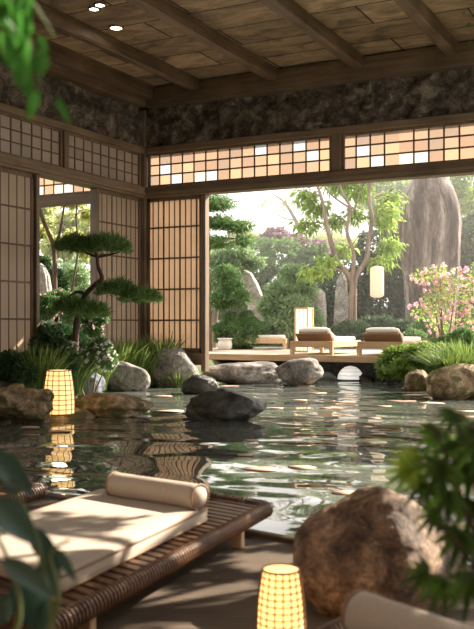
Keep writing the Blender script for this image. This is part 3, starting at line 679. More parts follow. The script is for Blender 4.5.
# ================================================================= NEAR LOUNGER
ZF = 0.28
FR_ = at_z(268, 503, ZF); FL_ = at_z(146, 483, ZF); NR_ = at_z(46, 622, ZF)
def plat_uv(p):
    a = Vector((FL_ - FR_).xy); b = Vector((NR_ - FR_).xy); q = Vector((p - FR_).xy); det = a.x * b.y - a.y * b.x
    return (q.x * b.y - q.y * b.x) / det, (a.x * q.y - a.y * q.x) / det
vl = NR_ - FR_; vw = FL_ - FR_                 # length and width vectors of the platform (near square corners)
def near_lounger(shift=0.0):
    o0 = Vector((FR_.x, FR_.y, 0.10)); t = thing('rattan_lounger', 'x', 'lounger', o0, 'rattan loungers on the terrace')
    L = vl.length; W = vw.length; ul = vl.normalized(); uw = vw.normalized()
    O_ = Vector((FR_.x, FR_.y, 0)); SH = ul * -shift
    def P(u, v, z): return Vector((FR_.x, FR_.y, 0)) + uw * (u * W) + ul * (v * L) + Vector((0, 0, z))
    fr = MB()
    # bundled cane rails with wrapped bindings
    for a, b in ((P(0, -.02, 0), P(0, 1.02, 0)), (P(1, -.02, 0), P(1, 1.02, 0)), (P(-.02, 0, 0), P(1.02, 0, 0)), (P(-.02, 1, 0), P(1.02, 1, 0))):
        for dz, rr in ((0.262, 0.017), (0.232, 0.02)):
            fr.tube([a + Vector((0, 0, dz)), a.lerp(b, .5) + Vector((0, 0, dz)), b + Vector((0, 0, dz))], rr, 10)
    fo = fr.build('frame', M['rattan'], t, smooth=True)
    wr = MB()
    for a, b in ((P(0, 0, 0), P(0, 1, 0)), (P(1, 0, 0), P(1, 1, 0)), (P(0, 0, 0), P(1, 0, 0)), (P(0, 1, 0), P(1, 1, 0))):
        n = int((b - a).length / 0.026); d = (b - a).normalized()
        for k in range(n):
            c = a.lerp(b, (k + .5) / n) + Vector((0, 0, 0.247)); s = d.cross(Vector((0, 0, 1)))
            pts = [c + s * (0.027 * math.cos(q)) + Vector((0, 0, 0.042 * math.sin(q))) + d * (0.012 * math.sin(q)) for q in [2 * PI * j / 12 for j in range(13)]]
            wr.tube(pts, 0.0065, 5, False)
    wr.build('cane_binding', M['rattan'], fo)
    sl = MB(); n = int(L / 0.075)
    for k in range(1, n): sl.bar(P(0.02, k / n, .262), P(0.98, k / n, .262), 0.045, 0.014)
    sl.build('slats', M['rattan'], t)
    for (u, v) in ((0.04, 0.17), (0.95, 0.17), (0.04, 0.86), (0.95, 0.86)):
        c = P(u, v, 0); MB().bar(c + Vector((0, 0, 0.103)), c + Vector((0, 0, 0.225)), 0.06, 0.05, ul).build('leg', M['teak_y'], t, bevel=0.006)
    # mattress: rounded slab
    def slab(u0, u1, v0, v1, z0, z1, rc, infl=0.0):
        bm = MB(); pts = []
        for (u, v, a0) in ((u0, v0, PI), (u1, v0, -PI / 2), (u1, v1, 0), (u0, v1, PI / 2)):
            for k in range(7):
                a = a0 + PI / 2 * k / 6; cu = u * W + (rc if u == u0 else -rc); cv = v * L + (rc if v == v0 else -rc); pts.append((cu + rc * math.cos(a), cv + rc * math.sin(a)))
        n = len(pts); V = []; mu = (u0 + u1) / 2 * W; mv = (v0 + v1) / 2 * L
        for z, s in ((z0, -0.012), (z0 + .012, 0), (z1 - .025, 0), (z1 - .008, -0.006), (z1, -0.02), (z1 + infl * .6, -0.07), (z1 + infl, -0.16)):
            for (x, y) in pts:
                dx, dy = mu - x, mv - y; l = math.hypot(dx, dy); V.append(Vector((FR_.x, FR_.y, z)) + uw * (x - dx / l * s) + ul * (y - dy / l * s))
        f = [(j * n + i, j * n + (i + 1) % n, (j + 1) * n + (i + 1) % n, (j + 1) * n + i) for j in range(6) for i in range(n)] + [tuple(range(n)), tuple(6 * n + i for i in range(n))]
        return bm.add(V, f), pts
    mu0, mv0 = plat_uv(at_z(210, 517, 0.29)); mv1 = plat_uv(at_z(50, 588, 0.29))[1]
    m1, pts = slab(mu0, 0.99 if not shift else 0.86, mv0, mv1, 0.272, 0.345, 0.05, 0.010)
    m1.v = [tuple(Vector(q_) + SH) for q_ in m1.v]
    mo = m1.build('mattress', M['cushion'], t, smooth=True)
    for zz in (0.282, 0.338):
        loop = [Vector((FR_.x, FR_.y, zz)) + uw * (x) + ul * (y) for (x, y) in pts]; loop = [Vector((p.x, p.y, zz)) + SH for p in loop]
        MB().tube(loop + [loop[0]], 0.006, 6, False).build('piping', M['piping'], mo, smooth=True)
    # bolster
    rr = 0.068; zb = 0.345 + rr - 0.002; a = at_z(203, 498, zb) + SH; b = at_z(112, 484, zb) + SH; bo = MB(); path = []; rad = []
    for k in range(25):
        q = k / 24; e = min(q, 1 - q) * (b - a).length; path.append(a.lerp(b, q)); rad.append(rr * min(1, (0.35 + 0.65 * math.sqrt(min(1, e / 0.03))) if e < .03 else 1))
    bo.tube(path, rad, 28); bl = bo.build('bolster', M['cushion'], t, smooth=True)
    for q in (0.03, 0.97):
        c = a.lerp(b, q); d = (b - a).normalized(); s = d.cross(Vector((0, 0, 1))); MB().tube([c + s * (rr * math.cos(w_)) + Vector((0, 0, rr * math.sin(w_))) for w_ in [2 * PI * j / 28 for j in range(29)]], 0.005, 6, False).build('piping', M['piping'], bl, smooth=True)
    return t
camRX, camRY = RT[0], RT[1]
N3OFF = at_z(112, 484, 0.411) - FR_; N3OFF.z = 0
n1 = near_lounger(); n1['label'] = 'rattan lounger with beige mattress and bolster in the foreground beside the pond'
n2 = copy_tree(n1); q = at_z(42, 486, ZF); n2.location = (q.x, q.y, 0.10); n2['label'] = 'rattan lounger end showing at the left edge behind the big leaves'
n3 = near_lounger(0.42); n3.rotation_euler = (0, 0, -0.27); q = at_z(354, 611, 0.411) - Matrix.Rotation(-0.27, 3, 'Z') @ (N3OFF - vl.normalized() * 0.42); n3.location = (q.x, q.y, 0.10); n3['label'] = 'beige lounger bolster in the bottom right corner before the boulder'

# ================================================================= PLANTS INSIDE
def gz(x, y): return ground_z(x, y)
# niwaki pine
def PX(px, py, d): return at_d(px, py, d)
d0 = 16.4
base = PX(74, 356, d0); base.z = gz(base.x, base.y) - 0.05
pine = thing('cloud_pine', 'small cloud-pruned pine with twisted trunk beside the side doorway', 'tree', (base.x, base.y, base.z))
tr = [(base, .07), (PX(76, 330, d0), .06), (PX(80, 308, d0), .052), (PX(86, 294, d0), .047), (PX(97, 283, d0), .043), (PX(102, 278, d0), .04), (PX(98, 266, d0), .036), (PX(97, 256, d0), .03), (PX(92, 246, d0), .02)]
mb = MB(); pp, rr = smooth_path([a for a, _ in tr], [b for _, b in tr]); mb.tube(pp, rr, 10)
for br in ([(97, 283, .04), (112, 286, .03), (126, 293, .024), (146, 298, .01)], [(86, 294, .035), (77, 292, .028), (68, 297, .012)], [(97, 257, .03), (108, 255, .022), (120, 252, .01)], [(97, 257, .028), (84, 252, .02), (70, 247, .01)], [(82, 300, .03), (92, 308, .012)]):
    pp, rr = smooth_path([PX(x, y, d0) for x, y, _ in br], [r for _, _, r in br]); mb.tube(pp, rr, 7)
mb.build('trunk', M['bark_dark'], pine, smooth=True)
def pad(px0, px1, pyt, pyb, n):
    P_ = []; D_ = []; k = max(3, int((px1 - px0) / 7))
    for q in range(k):
        cx = px0 + (px1 - px0) * (q + .5) / k + random.uniform(-2, 2); e = 1 - abs((q + .5) / k * 2 - 1) ** 2 * .45
        for dd in (-.32, .0, .32):
            c = PX(cx, pyb - (pyb - pyt) * .38 * e + random.uniform(-1.5, 1.5), d0 + dd + random.uniform(-.1, .1)); r = (pyb - pyt) * .62 * d0 / F * e
            m_ = n // (3 * k); d = unit(RNG.normal(size=(m_, 3))); d[:, 2] = np.where(d[:, 2] < -.25, -d[:, 2], d[:, 2])
            P_.append(np.array(c) + d * r * np.array([1.0, 1.0, .85]) * RNG.random((m_, 1)) ** .5); D_.append(d * [1, 1, .7] + [0, 0, .45] + RNG.normal(size=(m_, 3)) * .35)
    P = np.concatenate(P_); D = np.concatenate(D_)
    leaves('needle_pad', M['l_pine'], P, D, 0.15 * (.6 + .6 * RNG.random(len(P))), 0.014, pine, droop=0)
pad(63, 92, 236, 257, 3400); pad(84, 124, 233, 257, 4600); pad(102, 130, 281, 298, 2800); pad(124, 156, 289, 306, 3000); pad(58, 82, 299, 318, 2400); pad(78, 102, 302, 322, 2600)

def shrub(name, label, cat, blobs, n, leaf, L, W, flower=None, nf=0, fl=0.05, base=None, stem_r=0.02, shell=0.55, group=None, up=0.3):
    B = np.array(blobs, dtype=float)
    if base is None: b = B[:, :3].mean(0); base = (b[0], b[1], gz(b[0], b[1]))
    t = thing(name, label, cat, tuple(base), group)
    mb = MB(); bs = Vector(base)
    for b in blobs:
        c = Vector(b[:3]); m_ = bs.lerp(c, 0.5) + Vector((random.uniform(-.1, .1), random.uniform(-.1, .1), 0.05)) * (c - bs).length * .3
        pp, rr = smooth_path([bs + Vector((random.uniform(-.05, .05), random.uniform(-.05, .05), -0.03)), m_, c], [stem_r, stem_r * .7, stem_r * .25], 4); mb.tube(pp, rr, 6)
        for k in range(5):
            e = c + Vector([random.uniform(-.8, .8) * b[3 + j] for j in range(3)]); mb.tube([c, c.lerp(e, .5) + Vector((0, 0, .03)), e], [stem_r * .3, stem_r * .2, stem_r * .1], 4)
    mb.build('stems', M['bark'], t)
    P, Dn = blob_pts(blobs, n, shell); D = Dn + RNG.normal(size=Dn.shape) * 0.7 + [0, 0, up]
    leaves('foliage', M[leaf], P, D, L * (.7 + .6 * RNG.random(len(P))), W * (.8 + .4 * RNG.random(len(P))), t)
    if flower:
        P, Dn = blob_pts(blobs, max(4, nf // 6), 0.92); P = np.repeat(P, 6, 0); Dn = np.repeat(Dn, 6, 0); P = P + Dn * 0.04
        D = Dn * 0.6 + RNG.normal(size=Dn.shape); leaves('blossoms', M[flower], P, D, fl, fl * 0.9, t, droop=0)
    return t
def E(px, py, d, rpx, rpy, ry=None):
    c = at_d(px, py, d); r = rpx * d / F; return (c.x, c.y, c.z, r, ry if ry else r * .9, rpy * d / F)

# bed plants along the left wall
shrub('shrub', 'dark leafy shrub left of the cloud pine under the doorway', 'shrub', [E(48, 352, 15.2, 17, 20), E(36, 365, 14.8, 14, 14), E(62, 364, 15, 14, 15)], 5200, 'l_dark', 0.10, 0.035)
shrub('azalea', 'pink flowering azalea behind the lowest pad of the cloud pine', 'shrub', [E(86, 316, 18.3, 12, 7), E(99, 317, 18.3, 8, 8), E(92, 330, 18.2, 10, 8)], 2600, 'l_mid', 0.08, 0.035, 'l_pink', 300, 0.055)
shrub('white_flower_shrub', 'small shrub with tiny white flowers behind the blue grey rock', 'shrub', [E(100, 350, 15.7, 11, 11), E(88, 360, 15.6, 10, 10), E(108, 360, 15.7, 8, 8), E(66, 350, 15.8, 9, 8)], 3600, 'l_mid', 0.07, 0.025, 'l_white', 900, 0.05)
shrub('shrub', 'dense dark green shrub between the cloud pine and the doorway sill', 'shrub', [E(60, 335, 17, 13, 9), E(78, 345, 16.8, 12, 11), E(46, 332, 17.2, 9, 7)], 4200, 'l_dark', 0.09, 0.03)
shrub('shrub', 'low dark shrub at the far left foot of the dim screen', 'shrub', [E(8, 366, 14.2, 16, 14), E(24, 374, 14, 12, 10)], 3200, 'l_dark', 0.09, 0.03)
for (px, py, d, r, h, lb) in ((38, 372, 14.6, .22, .75, 'grass tuft in shade just left of the paper lantern'), (66, 372, 15.6, .22, .8, 'grass tuft behind the paper lantern'),
                              (86, 393, 14.6, .13, .26, 'short bright green tuft right of the paper lantern'), (118, 364, 19.0, .22, .85, 'arching grass behind the sharp grey rock'),
                              (134, 362, 19.3, .22, .85, 'arching grass at the foot of the corner post'), (150, 360, 19.6, .2, .75, 'grass tuft in the wall corner behind the big boulder'),
                              (180, 360, 19.45, .2, .75, 'grass clump at the foot of the backlit screen, above the boulder top'), (198, 366, 19.0, .22, .72, 'bright grass clump right of the biggest boulder'),
                              (209, 366, 19.7, .2, .6, 'bright grass clump at the edge post of the screen'), (94, 366, 17.6, .2, .75, 'grass tuft between white flowers and grey rock'), (160, 360, 19.7, .12, 1.15, 'tall thin reeds against the backlit screen')):
    p = at_d(px, py, d); z = gz(p.x, p.y) - 0.03; grass_clump((p.x, p.y, z), r * 1.15, h * (1.15 if h > .4 else 1), 560 if h > .4 else 260, lb, spread=.5, w=.03, group='grass clumps along the pond bank')

# right bank
for (px, py, d, r, h, n, lb) in ((396, 368, 19.8, .3, .26, 300, 'ferny green clump spilling over the rocks beside the right daybed'), (418, 364, 19.4, .3, .3, 300, 'ferny green clump in the middle of the right bank'), (442, 366, 17.6, .32, .5, 800, 'bright spiky grass on top of the right brown boulder'), (466, 362, 17.2, .4, .7, 800, 'tall spiky grass at the right edge of the bank'), (452, 374, 16.6, .3, .5, 500, 'drooping grass hanging over the broad brown boulder')):
    p = at_d(px, py, d); z = max(gz(p.x, p.y), .25) if px < 430 else 0.45; grass_clump((p.x, p.y, z), r, h, n, lb, spread=1.1, group='grass clumps on the right bank')
shrub('fern_shrub', 'low lime green shrub covering the right bank beside the daybed', 'shrub', [E(402, 358, 20.3, 16, 11), E(424, 354, 19.6, 17, 9), E(444, 355, 19, 14, 9), E(388, 366, 20.2, 9, 9), E(406, 368, 19.6, 12, 8)], 11000, 'l_fern', 0.14, 0.035, shell=.6)
shrub('shrub', 'mid green shrub beneath the pink blossoms at the right edge', 'shrub', [E(462, 342, 21, 16, 12), E(446, 345, 21.5, 12, 8)], 5000, 'l_mid', 0.09, 0.035)
shrub('blossom_bush', 'bush with scattered pink blossoms at the right edge of the garden', 'shrub', [E(455, 290, 22, 20, 20), E(438, 300, 22, 17, 16), E(468, 318, 22, 14, 18), E(442, 324, 22.4, 16, 12), E(424, 276, 22.3, 13, 7), E(474, 290, 22, 12, 26), E(422, 312, 22.2, 12, 7), E(440, 275, 22.2, 14, 9)], 2300, 'l_lime', 0.085, 0.028, 'l_pink', 1000, 0.085, stem_r=0.03, shell=0.1)

# ================================================================= GARDEN
def tree(name, label, d, paths, blobs, n, leaf, L, W, bark='bark', group=None, shell=0.3, base_px=None, droop=0.2, twigs=4, up=0.1, spread=1.0):
    blobs = [(b[0], b[1], b[2], b[3] * spread, b[4] * spread, b[5] * spread * .9) for b in blobs]
    b0 = at_d(paths[0][0][0], paths[0][0][1], d); z = gz(b0.x, b0.y) - 0.1
    t = thing(name, label, 'tree', (b0.x, b0.y, z), group); mb = MB(); allp = []
    for k, pth in enumerate(paths):
        pts = [at_d(x, y, d + (q[0] if q else 0)) for x, y, r, *q in pth]; rad = [r for x, y, r, *q in pth]
        if k == 0: pts = [Vector((pts[0].x, pts[0].y, z))] + pts; rad = [rad[0] * 1.25] + rad
        pp, rr = smooth_path(pts, rad); mb.tube(pp, rr, 9); allp += pp
    for b in blobs:
        c = Vector(b[:3]); near = min(allp, key=lambda p: (p - c).length + max(0, p.z - c.z) * 1.5)
        mid = near.lerp(c, .5) + Vector((0, 0, (c - near).length * .12)); pp, rr = smooth_path([near, mid, c], [.035, .022, .01], 4); mb.tube(pp, rr, 5)
        for q in range(twigs):
            e = c + Vector([random.uniform(-.9, .9) * b[3 + j] for j in range(3)]); mb.tube([c, c.lerp(e, .5) + Vector((0, 0, .05)), e], [.010, .007, .003], 4)
    mb.build('trunk', M[bark], t, smooth=True)
    if n:
        P, Dn = blob_pts(blobs, n, shell); D = Dn * .5 + RNG.normal(size=Dn.shape) * .8 + [0, 0, up - .2]
        leaves('foliage', M[leaf], P, D, L * (.7 + .6 * RNG.random(len(P))), W * (.8 + .4 * RNG.random(len(P))), t, droop=droop)
    return t
tree('forked_tree', 'slender forked tree with light green leaves beside the hanging lantern', 27.5,
     [[(351, 330, .085), (351, 300, .08), (351, 281, .078), (337, 260, .075), (330, 238, .075), (325, 217, .065), (322, 200, .05), (316, 180, .04), (312, 150, .03), (306, 120, .015)],
      [(355, 325, .05), (355, 300, .055), (356, 278, .07), (366, 260, .075), (368, 242, .07), (372, 220, .062), (369, 199, .055), (370, 175, .045), (374, 140, .03), (380, 110, .015)],
      [(351, 284, .07), (354, 255, .06), (347, 232, .055), (350, 208, .048), (343, 194, .04), (336, 172, .03), (333, 140, .015)],
      [(350, 208, .035), (338, 200, .03), (327, 190, .022), (318, 172, .012)], [(345, 226, .03), (358, 200, .02), (362, 175, .01)], [(337, 258, .025), (352, 245, .018), (360, 232, .008)]],
     [E(318, 208, 28.2, 12, 8), E(306, 226, 28, 10, 7), E(314, 272, 27, 13, 5), E(328, 262, 27.4, 9, 6), E(344, 250, 28.4, 9, 6), E(386, 216, 28, 12, 12), E(390, 246, 28, 11, 9), E(392, 200, 28.6, 10, 10), E(360, 192, 29, 14, 7), E(338, 186, 28.4, 14, 6), E(304, 196, 28, 10, 8), E(356, 215, 28.6, 9, 8), E(334, 222, 28.6, 9, 8), E(380, 262, 27.6, 10, 5), E(330, 160, 28.5, 26, 14), E(380, 165, 28.5, 24, 14)],
     5600, 'l_lime', 0.20, 0.045, droop=0.6, shell=0.0, spread=1.3)

def hedge(name, label, px0, px1, d, tops, n, leaf, L, W, thick=1.0, cat='hedge'):
    """a leafy wall: packed rounded masses whose crest follows tops [(px, py)]"""
    tp = np.array(tops, dtype=float); bl = []
    step = 1.15
    p0 = at_d(px0, HOR, d); p1 = at_d(px1, HOR, d); Ln = (p1 - p0).length; k = max(2, int(Ln / step))
    for i in range(k + 1):
        px = px0 + (px1 - px0) * i / k; y = np.interp(px, tp[:, 0], tp[:, 1]); top = at_d(px, y, d); zb = gz(top.x, top.y); h = top.z - zb
        m_ = max(1, int(h / 1.0)); 
        for j in range(m_):
            z = zb + h * (j + .5) / m_; bl.append((top.x + random.uniform(-.2, .2), top.y + random.uniform(-.25, .25), z, .85, thick * .7, h / m_ * .68))
    c = at_d((px0 + px1) / 2, HOR, d); t = thing(name, label, cat, (c.x, c.y, gz(c.x, c.y)))
    P, Dn = blob_pts(bl, n, .75); D = Dn + RNG.normal(size=Dn.shape) * .6
    leaves('foliage', M[leaf], P, D, L * (.7 + .6 * RNG.random(len(P))), W, t)
    mb = MB()
    for b in bl[::2]:
        mb.tube([(b[0], b[1], gz(b[0], b[1])), (b[0] + .1, b[1], b[2] * .5), (b[0], b[1], b[2])], [.05, .04, .02], 6)
    mb.build('stems', M['bark_dark'], t)
    return t
hedge('ivy_hedge', 'dark ivy-covered wall behind the hanging lantern', 318, 475, 33.5, [(318, 272), (345, 256), (370, 238), (400, 228), (475, 222)], 46000, 'l_ivy', 0.15, 0.10)
hedge('hedge', 'hazy green hedge behind the leaning pale rock', 190, 312, 36.5, [(190, 262), (235, 250), (270, 240), (300, 248), (330, 262)], 26000, 'l_mid', 0.17, 0.09)
shrub('purple_bush', 'purple leaved bush on the skyline above the conifer shrub', 'shrub', [E(276, 240, 38, 16, 10), E(296, 246, 38, 14, 9), E(318, 250, 37, 12, 9), E(304, 262, 37.5, 18, 10)], 9000, 'l_purple', 0.18, 0.08)
shrub('round_bush', 'round clipped bush left of the conifer shrub', 'shrub', [E(240, 332, 27.5, 26, 17)], 9000, 'l_mid', 0.10, 0.05, shell=.85)
shrub('conifer_shrub', 'layered grey green conifer shrub behind the box lantern', 'shrub', [E(292, 275, 28.5, 10, 9), E(282, 292, 28.3, 13, 10), E(302, 290, 28.4, 12, 10), E(274, 306, 28.2, 12, 10), E(294, 308, 28, 16, 11), E(284, 324, 28, 18, 10), E(308, 320, 28.2, 12, 11)], 9000, 'l_soft', 0.24, 0.055, shell=.45)
shrub('maple_shrub', 'small airy tree overhanging the leaning pale rock', 'shrub', [E(232, 285, 27.5, 12, 8), E(222, 300, 27.3, 12, 9), E(240, 297, 27, 10, 8), E(226, 272, 27.6, 10, 7)], 4200, 'l_mid', 0.12, 0.045, shell=.3, stem_r=.035)
shrub('low_bush', 'dark low bush on the deck side behind the right daybed', 'shrub', [E(378, 328, 28, 22, 10), E(352, 330, 27.6, 18, 8), E(402, 330, 27.6, 16, 8)], 8000, 'l_ivy', 0.12, 0.05)
shrub('low_bush', 'green mound at the foot of the towering boulder', 'shrub', [E(428, 330, 27, 18, 10), E(414, 338, 26, 12, 7)], 5000, 'l_mid', 0.11, 0.05)
tree('pine_tree', 'dark layered pine rising beside the screen edge post', 25.5, [[(207, 330, .14), (205, 280, .13), (207, 240, .09), (206, 212, .06), (209, 198, .03)]],
     [E(216, 203, 25.3, 17, 7), E(238, 226, 25.2, 14, 5), E(219, 222, 25.4, 14, 6), E(214, 242, 25.2, 18, 5), E(244, 240, 25, 9, 4)], 6500, 'l_mid', 0.13, 0.03, 'bark_dark', shell=.0, spread=1.2)
tree('garden_tree', 'soft green tree just right of the dark pine', 29, [[(214, 330, .1), (218, 290, .09), (220, 260, .06)]],
     [E(218, 258, 29, 16, 8), E(236, 252, 29, 16, 7), E(212, 280, 28.6, 12, 10), E(230, 270, 29, 14, 8), E(252, 262, 29.3, 12, 6)], 9000, 'l_soft', 0.14, 0.05)
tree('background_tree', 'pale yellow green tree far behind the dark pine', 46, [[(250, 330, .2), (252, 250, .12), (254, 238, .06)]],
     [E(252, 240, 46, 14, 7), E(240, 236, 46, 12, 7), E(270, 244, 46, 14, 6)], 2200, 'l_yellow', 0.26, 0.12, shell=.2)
tree('bare_tree', 'bare twiggy tree against the white sky', 44, [[(300, 330, .16), (302, 260, .14), (300, 232, .11), (292, 214, .08), (282, 200, .05), (268, 192, .02)], [(300, 235, .07), (308, 214, .05), (306, 196, .03), (300, 180, .01)], [(296, 220, .04), (284, 218, .03), (262, 206, .015), (240, 208, .006)], [(303, 226, .04), (316, 216, .03), (330, 210, .01)], [(288, 208, .03), (284, 192, .02), (292, 176, .008)]],
     [E(285, 205, 44, 14, 8), E(308, 205, 44, 12, 8), E(265, 202, 44, 12, 6)], 500, 'l_yellow', 0.14, 0.05, twigs=14)
tree('background_tree', 'bright green tree behind the towering boulder', 38, [[(468, 330, .2), (468, 260, .18), (472, 220, .14), (476, 180, .1)]],
     [E(470, 240, 37.5, 16, 14), E(478, 205, 38, 22, 18), E(456, 190, 38.5, 16, 14), E(478, 270, 36.5, 18, 16), E(470, 160, 38, 26, 18)], 14000, 'l_lime', 0.2, 0.08)
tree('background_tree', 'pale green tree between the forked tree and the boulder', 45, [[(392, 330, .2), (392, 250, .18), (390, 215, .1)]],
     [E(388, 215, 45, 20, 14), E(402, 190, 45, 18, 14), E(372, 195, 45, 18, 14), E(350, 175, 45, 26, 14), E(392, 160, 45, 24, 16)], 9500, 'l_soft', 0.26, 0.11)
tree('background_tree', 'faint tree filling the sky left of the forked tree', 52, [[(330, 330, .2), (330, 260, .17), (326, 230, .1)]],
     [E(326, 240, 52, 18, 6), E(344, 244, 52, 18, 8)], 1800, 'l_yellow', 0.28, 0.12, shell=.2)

# garden seen through the side doorway
tree('doorway_tree', 'grey forked tree trunk seen through the side doorway', 23, [[(56, 330, .07), (55, 290, .065), (54, 250, .06), (48, 232, .05), (41, 214, .045), (36, 190, .03)], [(54, 250, .05), (60, 232, .04), (63, 214, .03), (66, 190, .02)], [(70, 300, .03), (78, 250, .025), (76, 215, .02), (80, 190, .015)]],
     [E(44, 196, 23.4, 12, 8), E(72, 200, 23.4, 14, 8), E(88, 214, 23.6, 8, 7), E(62, 178, 23.5, 18, 8), E(42, 232, 23.8, 9, 6), E(74, 236, 23.8, 10, 7), E(86, 252, 23.6, 9, 7)], 3600, 'l_yellow', 0.12, 0.06, 'bark_dark', shell=.1)
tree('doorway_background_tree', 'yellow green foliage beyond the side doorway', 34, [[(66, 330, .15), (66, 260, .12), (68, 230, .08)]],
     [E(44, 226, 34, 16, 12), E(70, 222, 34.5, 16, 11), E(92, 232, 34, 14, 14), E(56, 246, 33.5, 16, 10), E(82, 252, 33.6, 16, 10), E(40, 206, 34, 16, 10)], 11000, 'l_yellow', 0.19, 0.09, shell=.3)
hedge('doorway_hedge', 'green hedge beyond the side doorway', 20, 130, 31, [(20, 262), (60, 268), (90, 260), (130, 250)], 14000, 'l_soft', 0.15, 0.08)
shrub('doorway_shrub', 'dark round shrub seen low through the side doorway', 'shrub', [E(42, 266, 24, 9, 9), E(55, 282, 23.5, 11, 12), E(38, 292, 23, 9, 12)], 5200, 'l_dark', 0.10, 0.045)
shrub('doorway_shrub', 'shrub with reddish pink flowers seen through the side doorway', 'shrub', [E(60, 300, 22, 12, 10), E(46, 306, 21.6, 12, 12)], 4200, 'l_mid', 0.09, 0.04, 'l_pink', 180, 0.06)
shrub('doorway_shrub', 'misty green shrub right of the dark doorway shrub', 'shrub', [E(76, 276, 25, 12, 10), E(84, 300, 24, 14, 14), E(70, 312, 23, 12, 12)], 6000, 'l_soft', 0.10, 0.045)
tall_rock([(263, 38, 41), (267, 34, 46), (276, 31, 50), (290, 30, 52), (330, 28, 55)], 22.6, 'pale boulder seen low through the side doorway', 'rock_pale', 41, deep=.8)
tall_rock([(322, 52, 58), (327, 44, 66), (338, 40, 72), (370, 36, 76)], 18.9, 'dark garden rock on the doorway threshold', 'rock_grey', 43, deep=.7)

# unseen leaf layer added at the right, gaps cut to shape terrace sun patches
SUN_AZ, SUN_EL = math.radians(57.5), math.radians(32)
sd = Vector((math.cos(SUN_AZ) * math.cos(SUN_EL), math.sin(SUN_AZ) * math.cos(SUN_EL), math.sin(SUN_EL)))
def crown_layer(name, label, dist, box_u, n, L, W, seed, holes):
    rg = np.random.default_rng(seed)
    c0 = at_z(150, 560, 0.3) + sd * dist; e1_ = sd.cross(Vector((0, 0, 1))).normalized(); e2_ = e1_.cross(sd)
    U = (rg.random(n) - .5) * box_u[0]; Vv = (rg.random(n) - .5) * box_u[1]; keep = np.ones(n, bool)
    for (hu, hv, ru, rv) in holes:
        keep &= (((U - hu) / ru) ** 2 + ((Vv - hv) / rv) ** 2) > 1
    U = U[keep]; Vv = Vv[keep]; m_ = len(U); Tt = rg.normal(size=m_) * .25
    P = np.array(c0)[None] + U[:, None] * np.array(e1_) + Vv[:, None] * np.array(e2_) + Tt[:, None] * np.array(sd)
    b = Vector((c0.x + 1.5, c0.y + 1, 0.3)); t = thing(name, label, 'tree', b)
    mb = MB(); pp, rr = smooth_path([b, b + Vector((.2, .1, 2)), c0 + Vector((0, 0, .3))], [.14, .11, .06], 5); mb.tube(pp, rr, 8)
    for k in range(14):
        e = Vector(P[rg.integers(0, m_)]); mb.tube([c0, c0.lerp(e, .5) + Vector((0, 0, .1)), e], [.035, .02, .008], 5)
    mb.build('trunk', M['bark'], t, smooth=True)
    leaves('foliage', M['l_mid'], P, rg.normal(size=(m_, 3)), L, W, t)
# (holes sit where sun patches should land; offsets are along the sun's horizontal and vertical axes)
HC = at_z(150, 560, 0.3); he1 = sd.cross(Vector((0, 0, 1))).normalized(); he2 = he1.cross(sd)
holes = []
for (px, py, z, ru, rv) in ((16, 548, .35, .15, .07), (78, 506, .35, .17, .035), (134, 540, .35, .12, .07), (168, 511, .35, .08, .03), (168, 482, .48, .06, .03), (203, 492, .48, .05, .03),
                            (226, 594, .1, .06, .02), (270, 562, .1, .10, .02), (186, 618, .1, .10, .01), (150, 600, .1, .03, .01), (292, 592, .1, .03, .01),
                            (335, 522, .42, .12, .07), (378, 508, .46, .10, .05), (412, 535, .42, .09, .09), (6, 485, .3, .1, .04), (262, 469, .01, .26, .10), (303, 467, .01, .2, .1), (345, 492, .01, .2, .1)):
    q = at_z(px, py, z) - HC; holes.append((q.dot(he1), q.dot(he2), ru * 1.15 + (.10 if z > .12 else .115), rv * 1.25 + (.085 if z > .12 else .10)))
crown_layer('dapple_leaf_layer', 'unseen leaf layer off the right side, gaps cut to dapple the sun', 7.5, (7.5, 3.7), 66000, .075, .065, 3, holes)

# ================================================================= FOREGROUND LEAVES
def big_leaf(mb, base, d, L, W, nrm, lobes=0, droop=.3):
    """a leaf blade with a midrib fold and curl, closed both sides by a thin solid"""
    d = Vector(d).normalized(); s = d.cross(Vector(nrm)).normalized(); u = s.cross(d).normalized(); n = 9; V = []
    for i in range(n + 1):
        t = i / n; w = W * .5 * (math.sin(PI * t ** .75) ** .9 + .02) ; c = Vector(base) + d * (L * t) - Vector((0, 0, 1)) * (droop * L * t * t)
        V += [c - s * w + u * (w * .35), c - s * w * .5 + u * (w * .12), c, c + s * w * .5 + u * (w * .12), c + s * w + u * (w * .35)]
    f = [(i * 5 + k, i * 5 + k + 1, (i + 1) * 5 + k + 1, (i + 1) * 5 + k) for i in range(n) for k in range(4)]
    mb.add(V, f)
camR = Vector(RT); camF = Vector(FW); UP = Vector((0, 0, 1))
def scr(dx, dy, df=0): return camR * dx - UP * dy + camF * df     # picture-like direction
def plant(name, label, cat, stems, lv, mat, stem_mat='stem', root=None, thick=0.006):
    b = root or stems[0][0]; t = thing(name, label, cat, b)
    mb = MB()
    for s in stems:
        pp, rr = smooth_path(s, [thick * (1.2 - .7 * k / (len(s) - 1)) for k in range(len(s))], 5); mb.tube(pp, rr, 6)
    mb.build('stem', M[stem_mat], t, smooth=True)
    for a in lv:
        m1 = MB(); big_leaf(m1, *a); m1.build('leaf', M[mat], t, smooth=True)
    return t
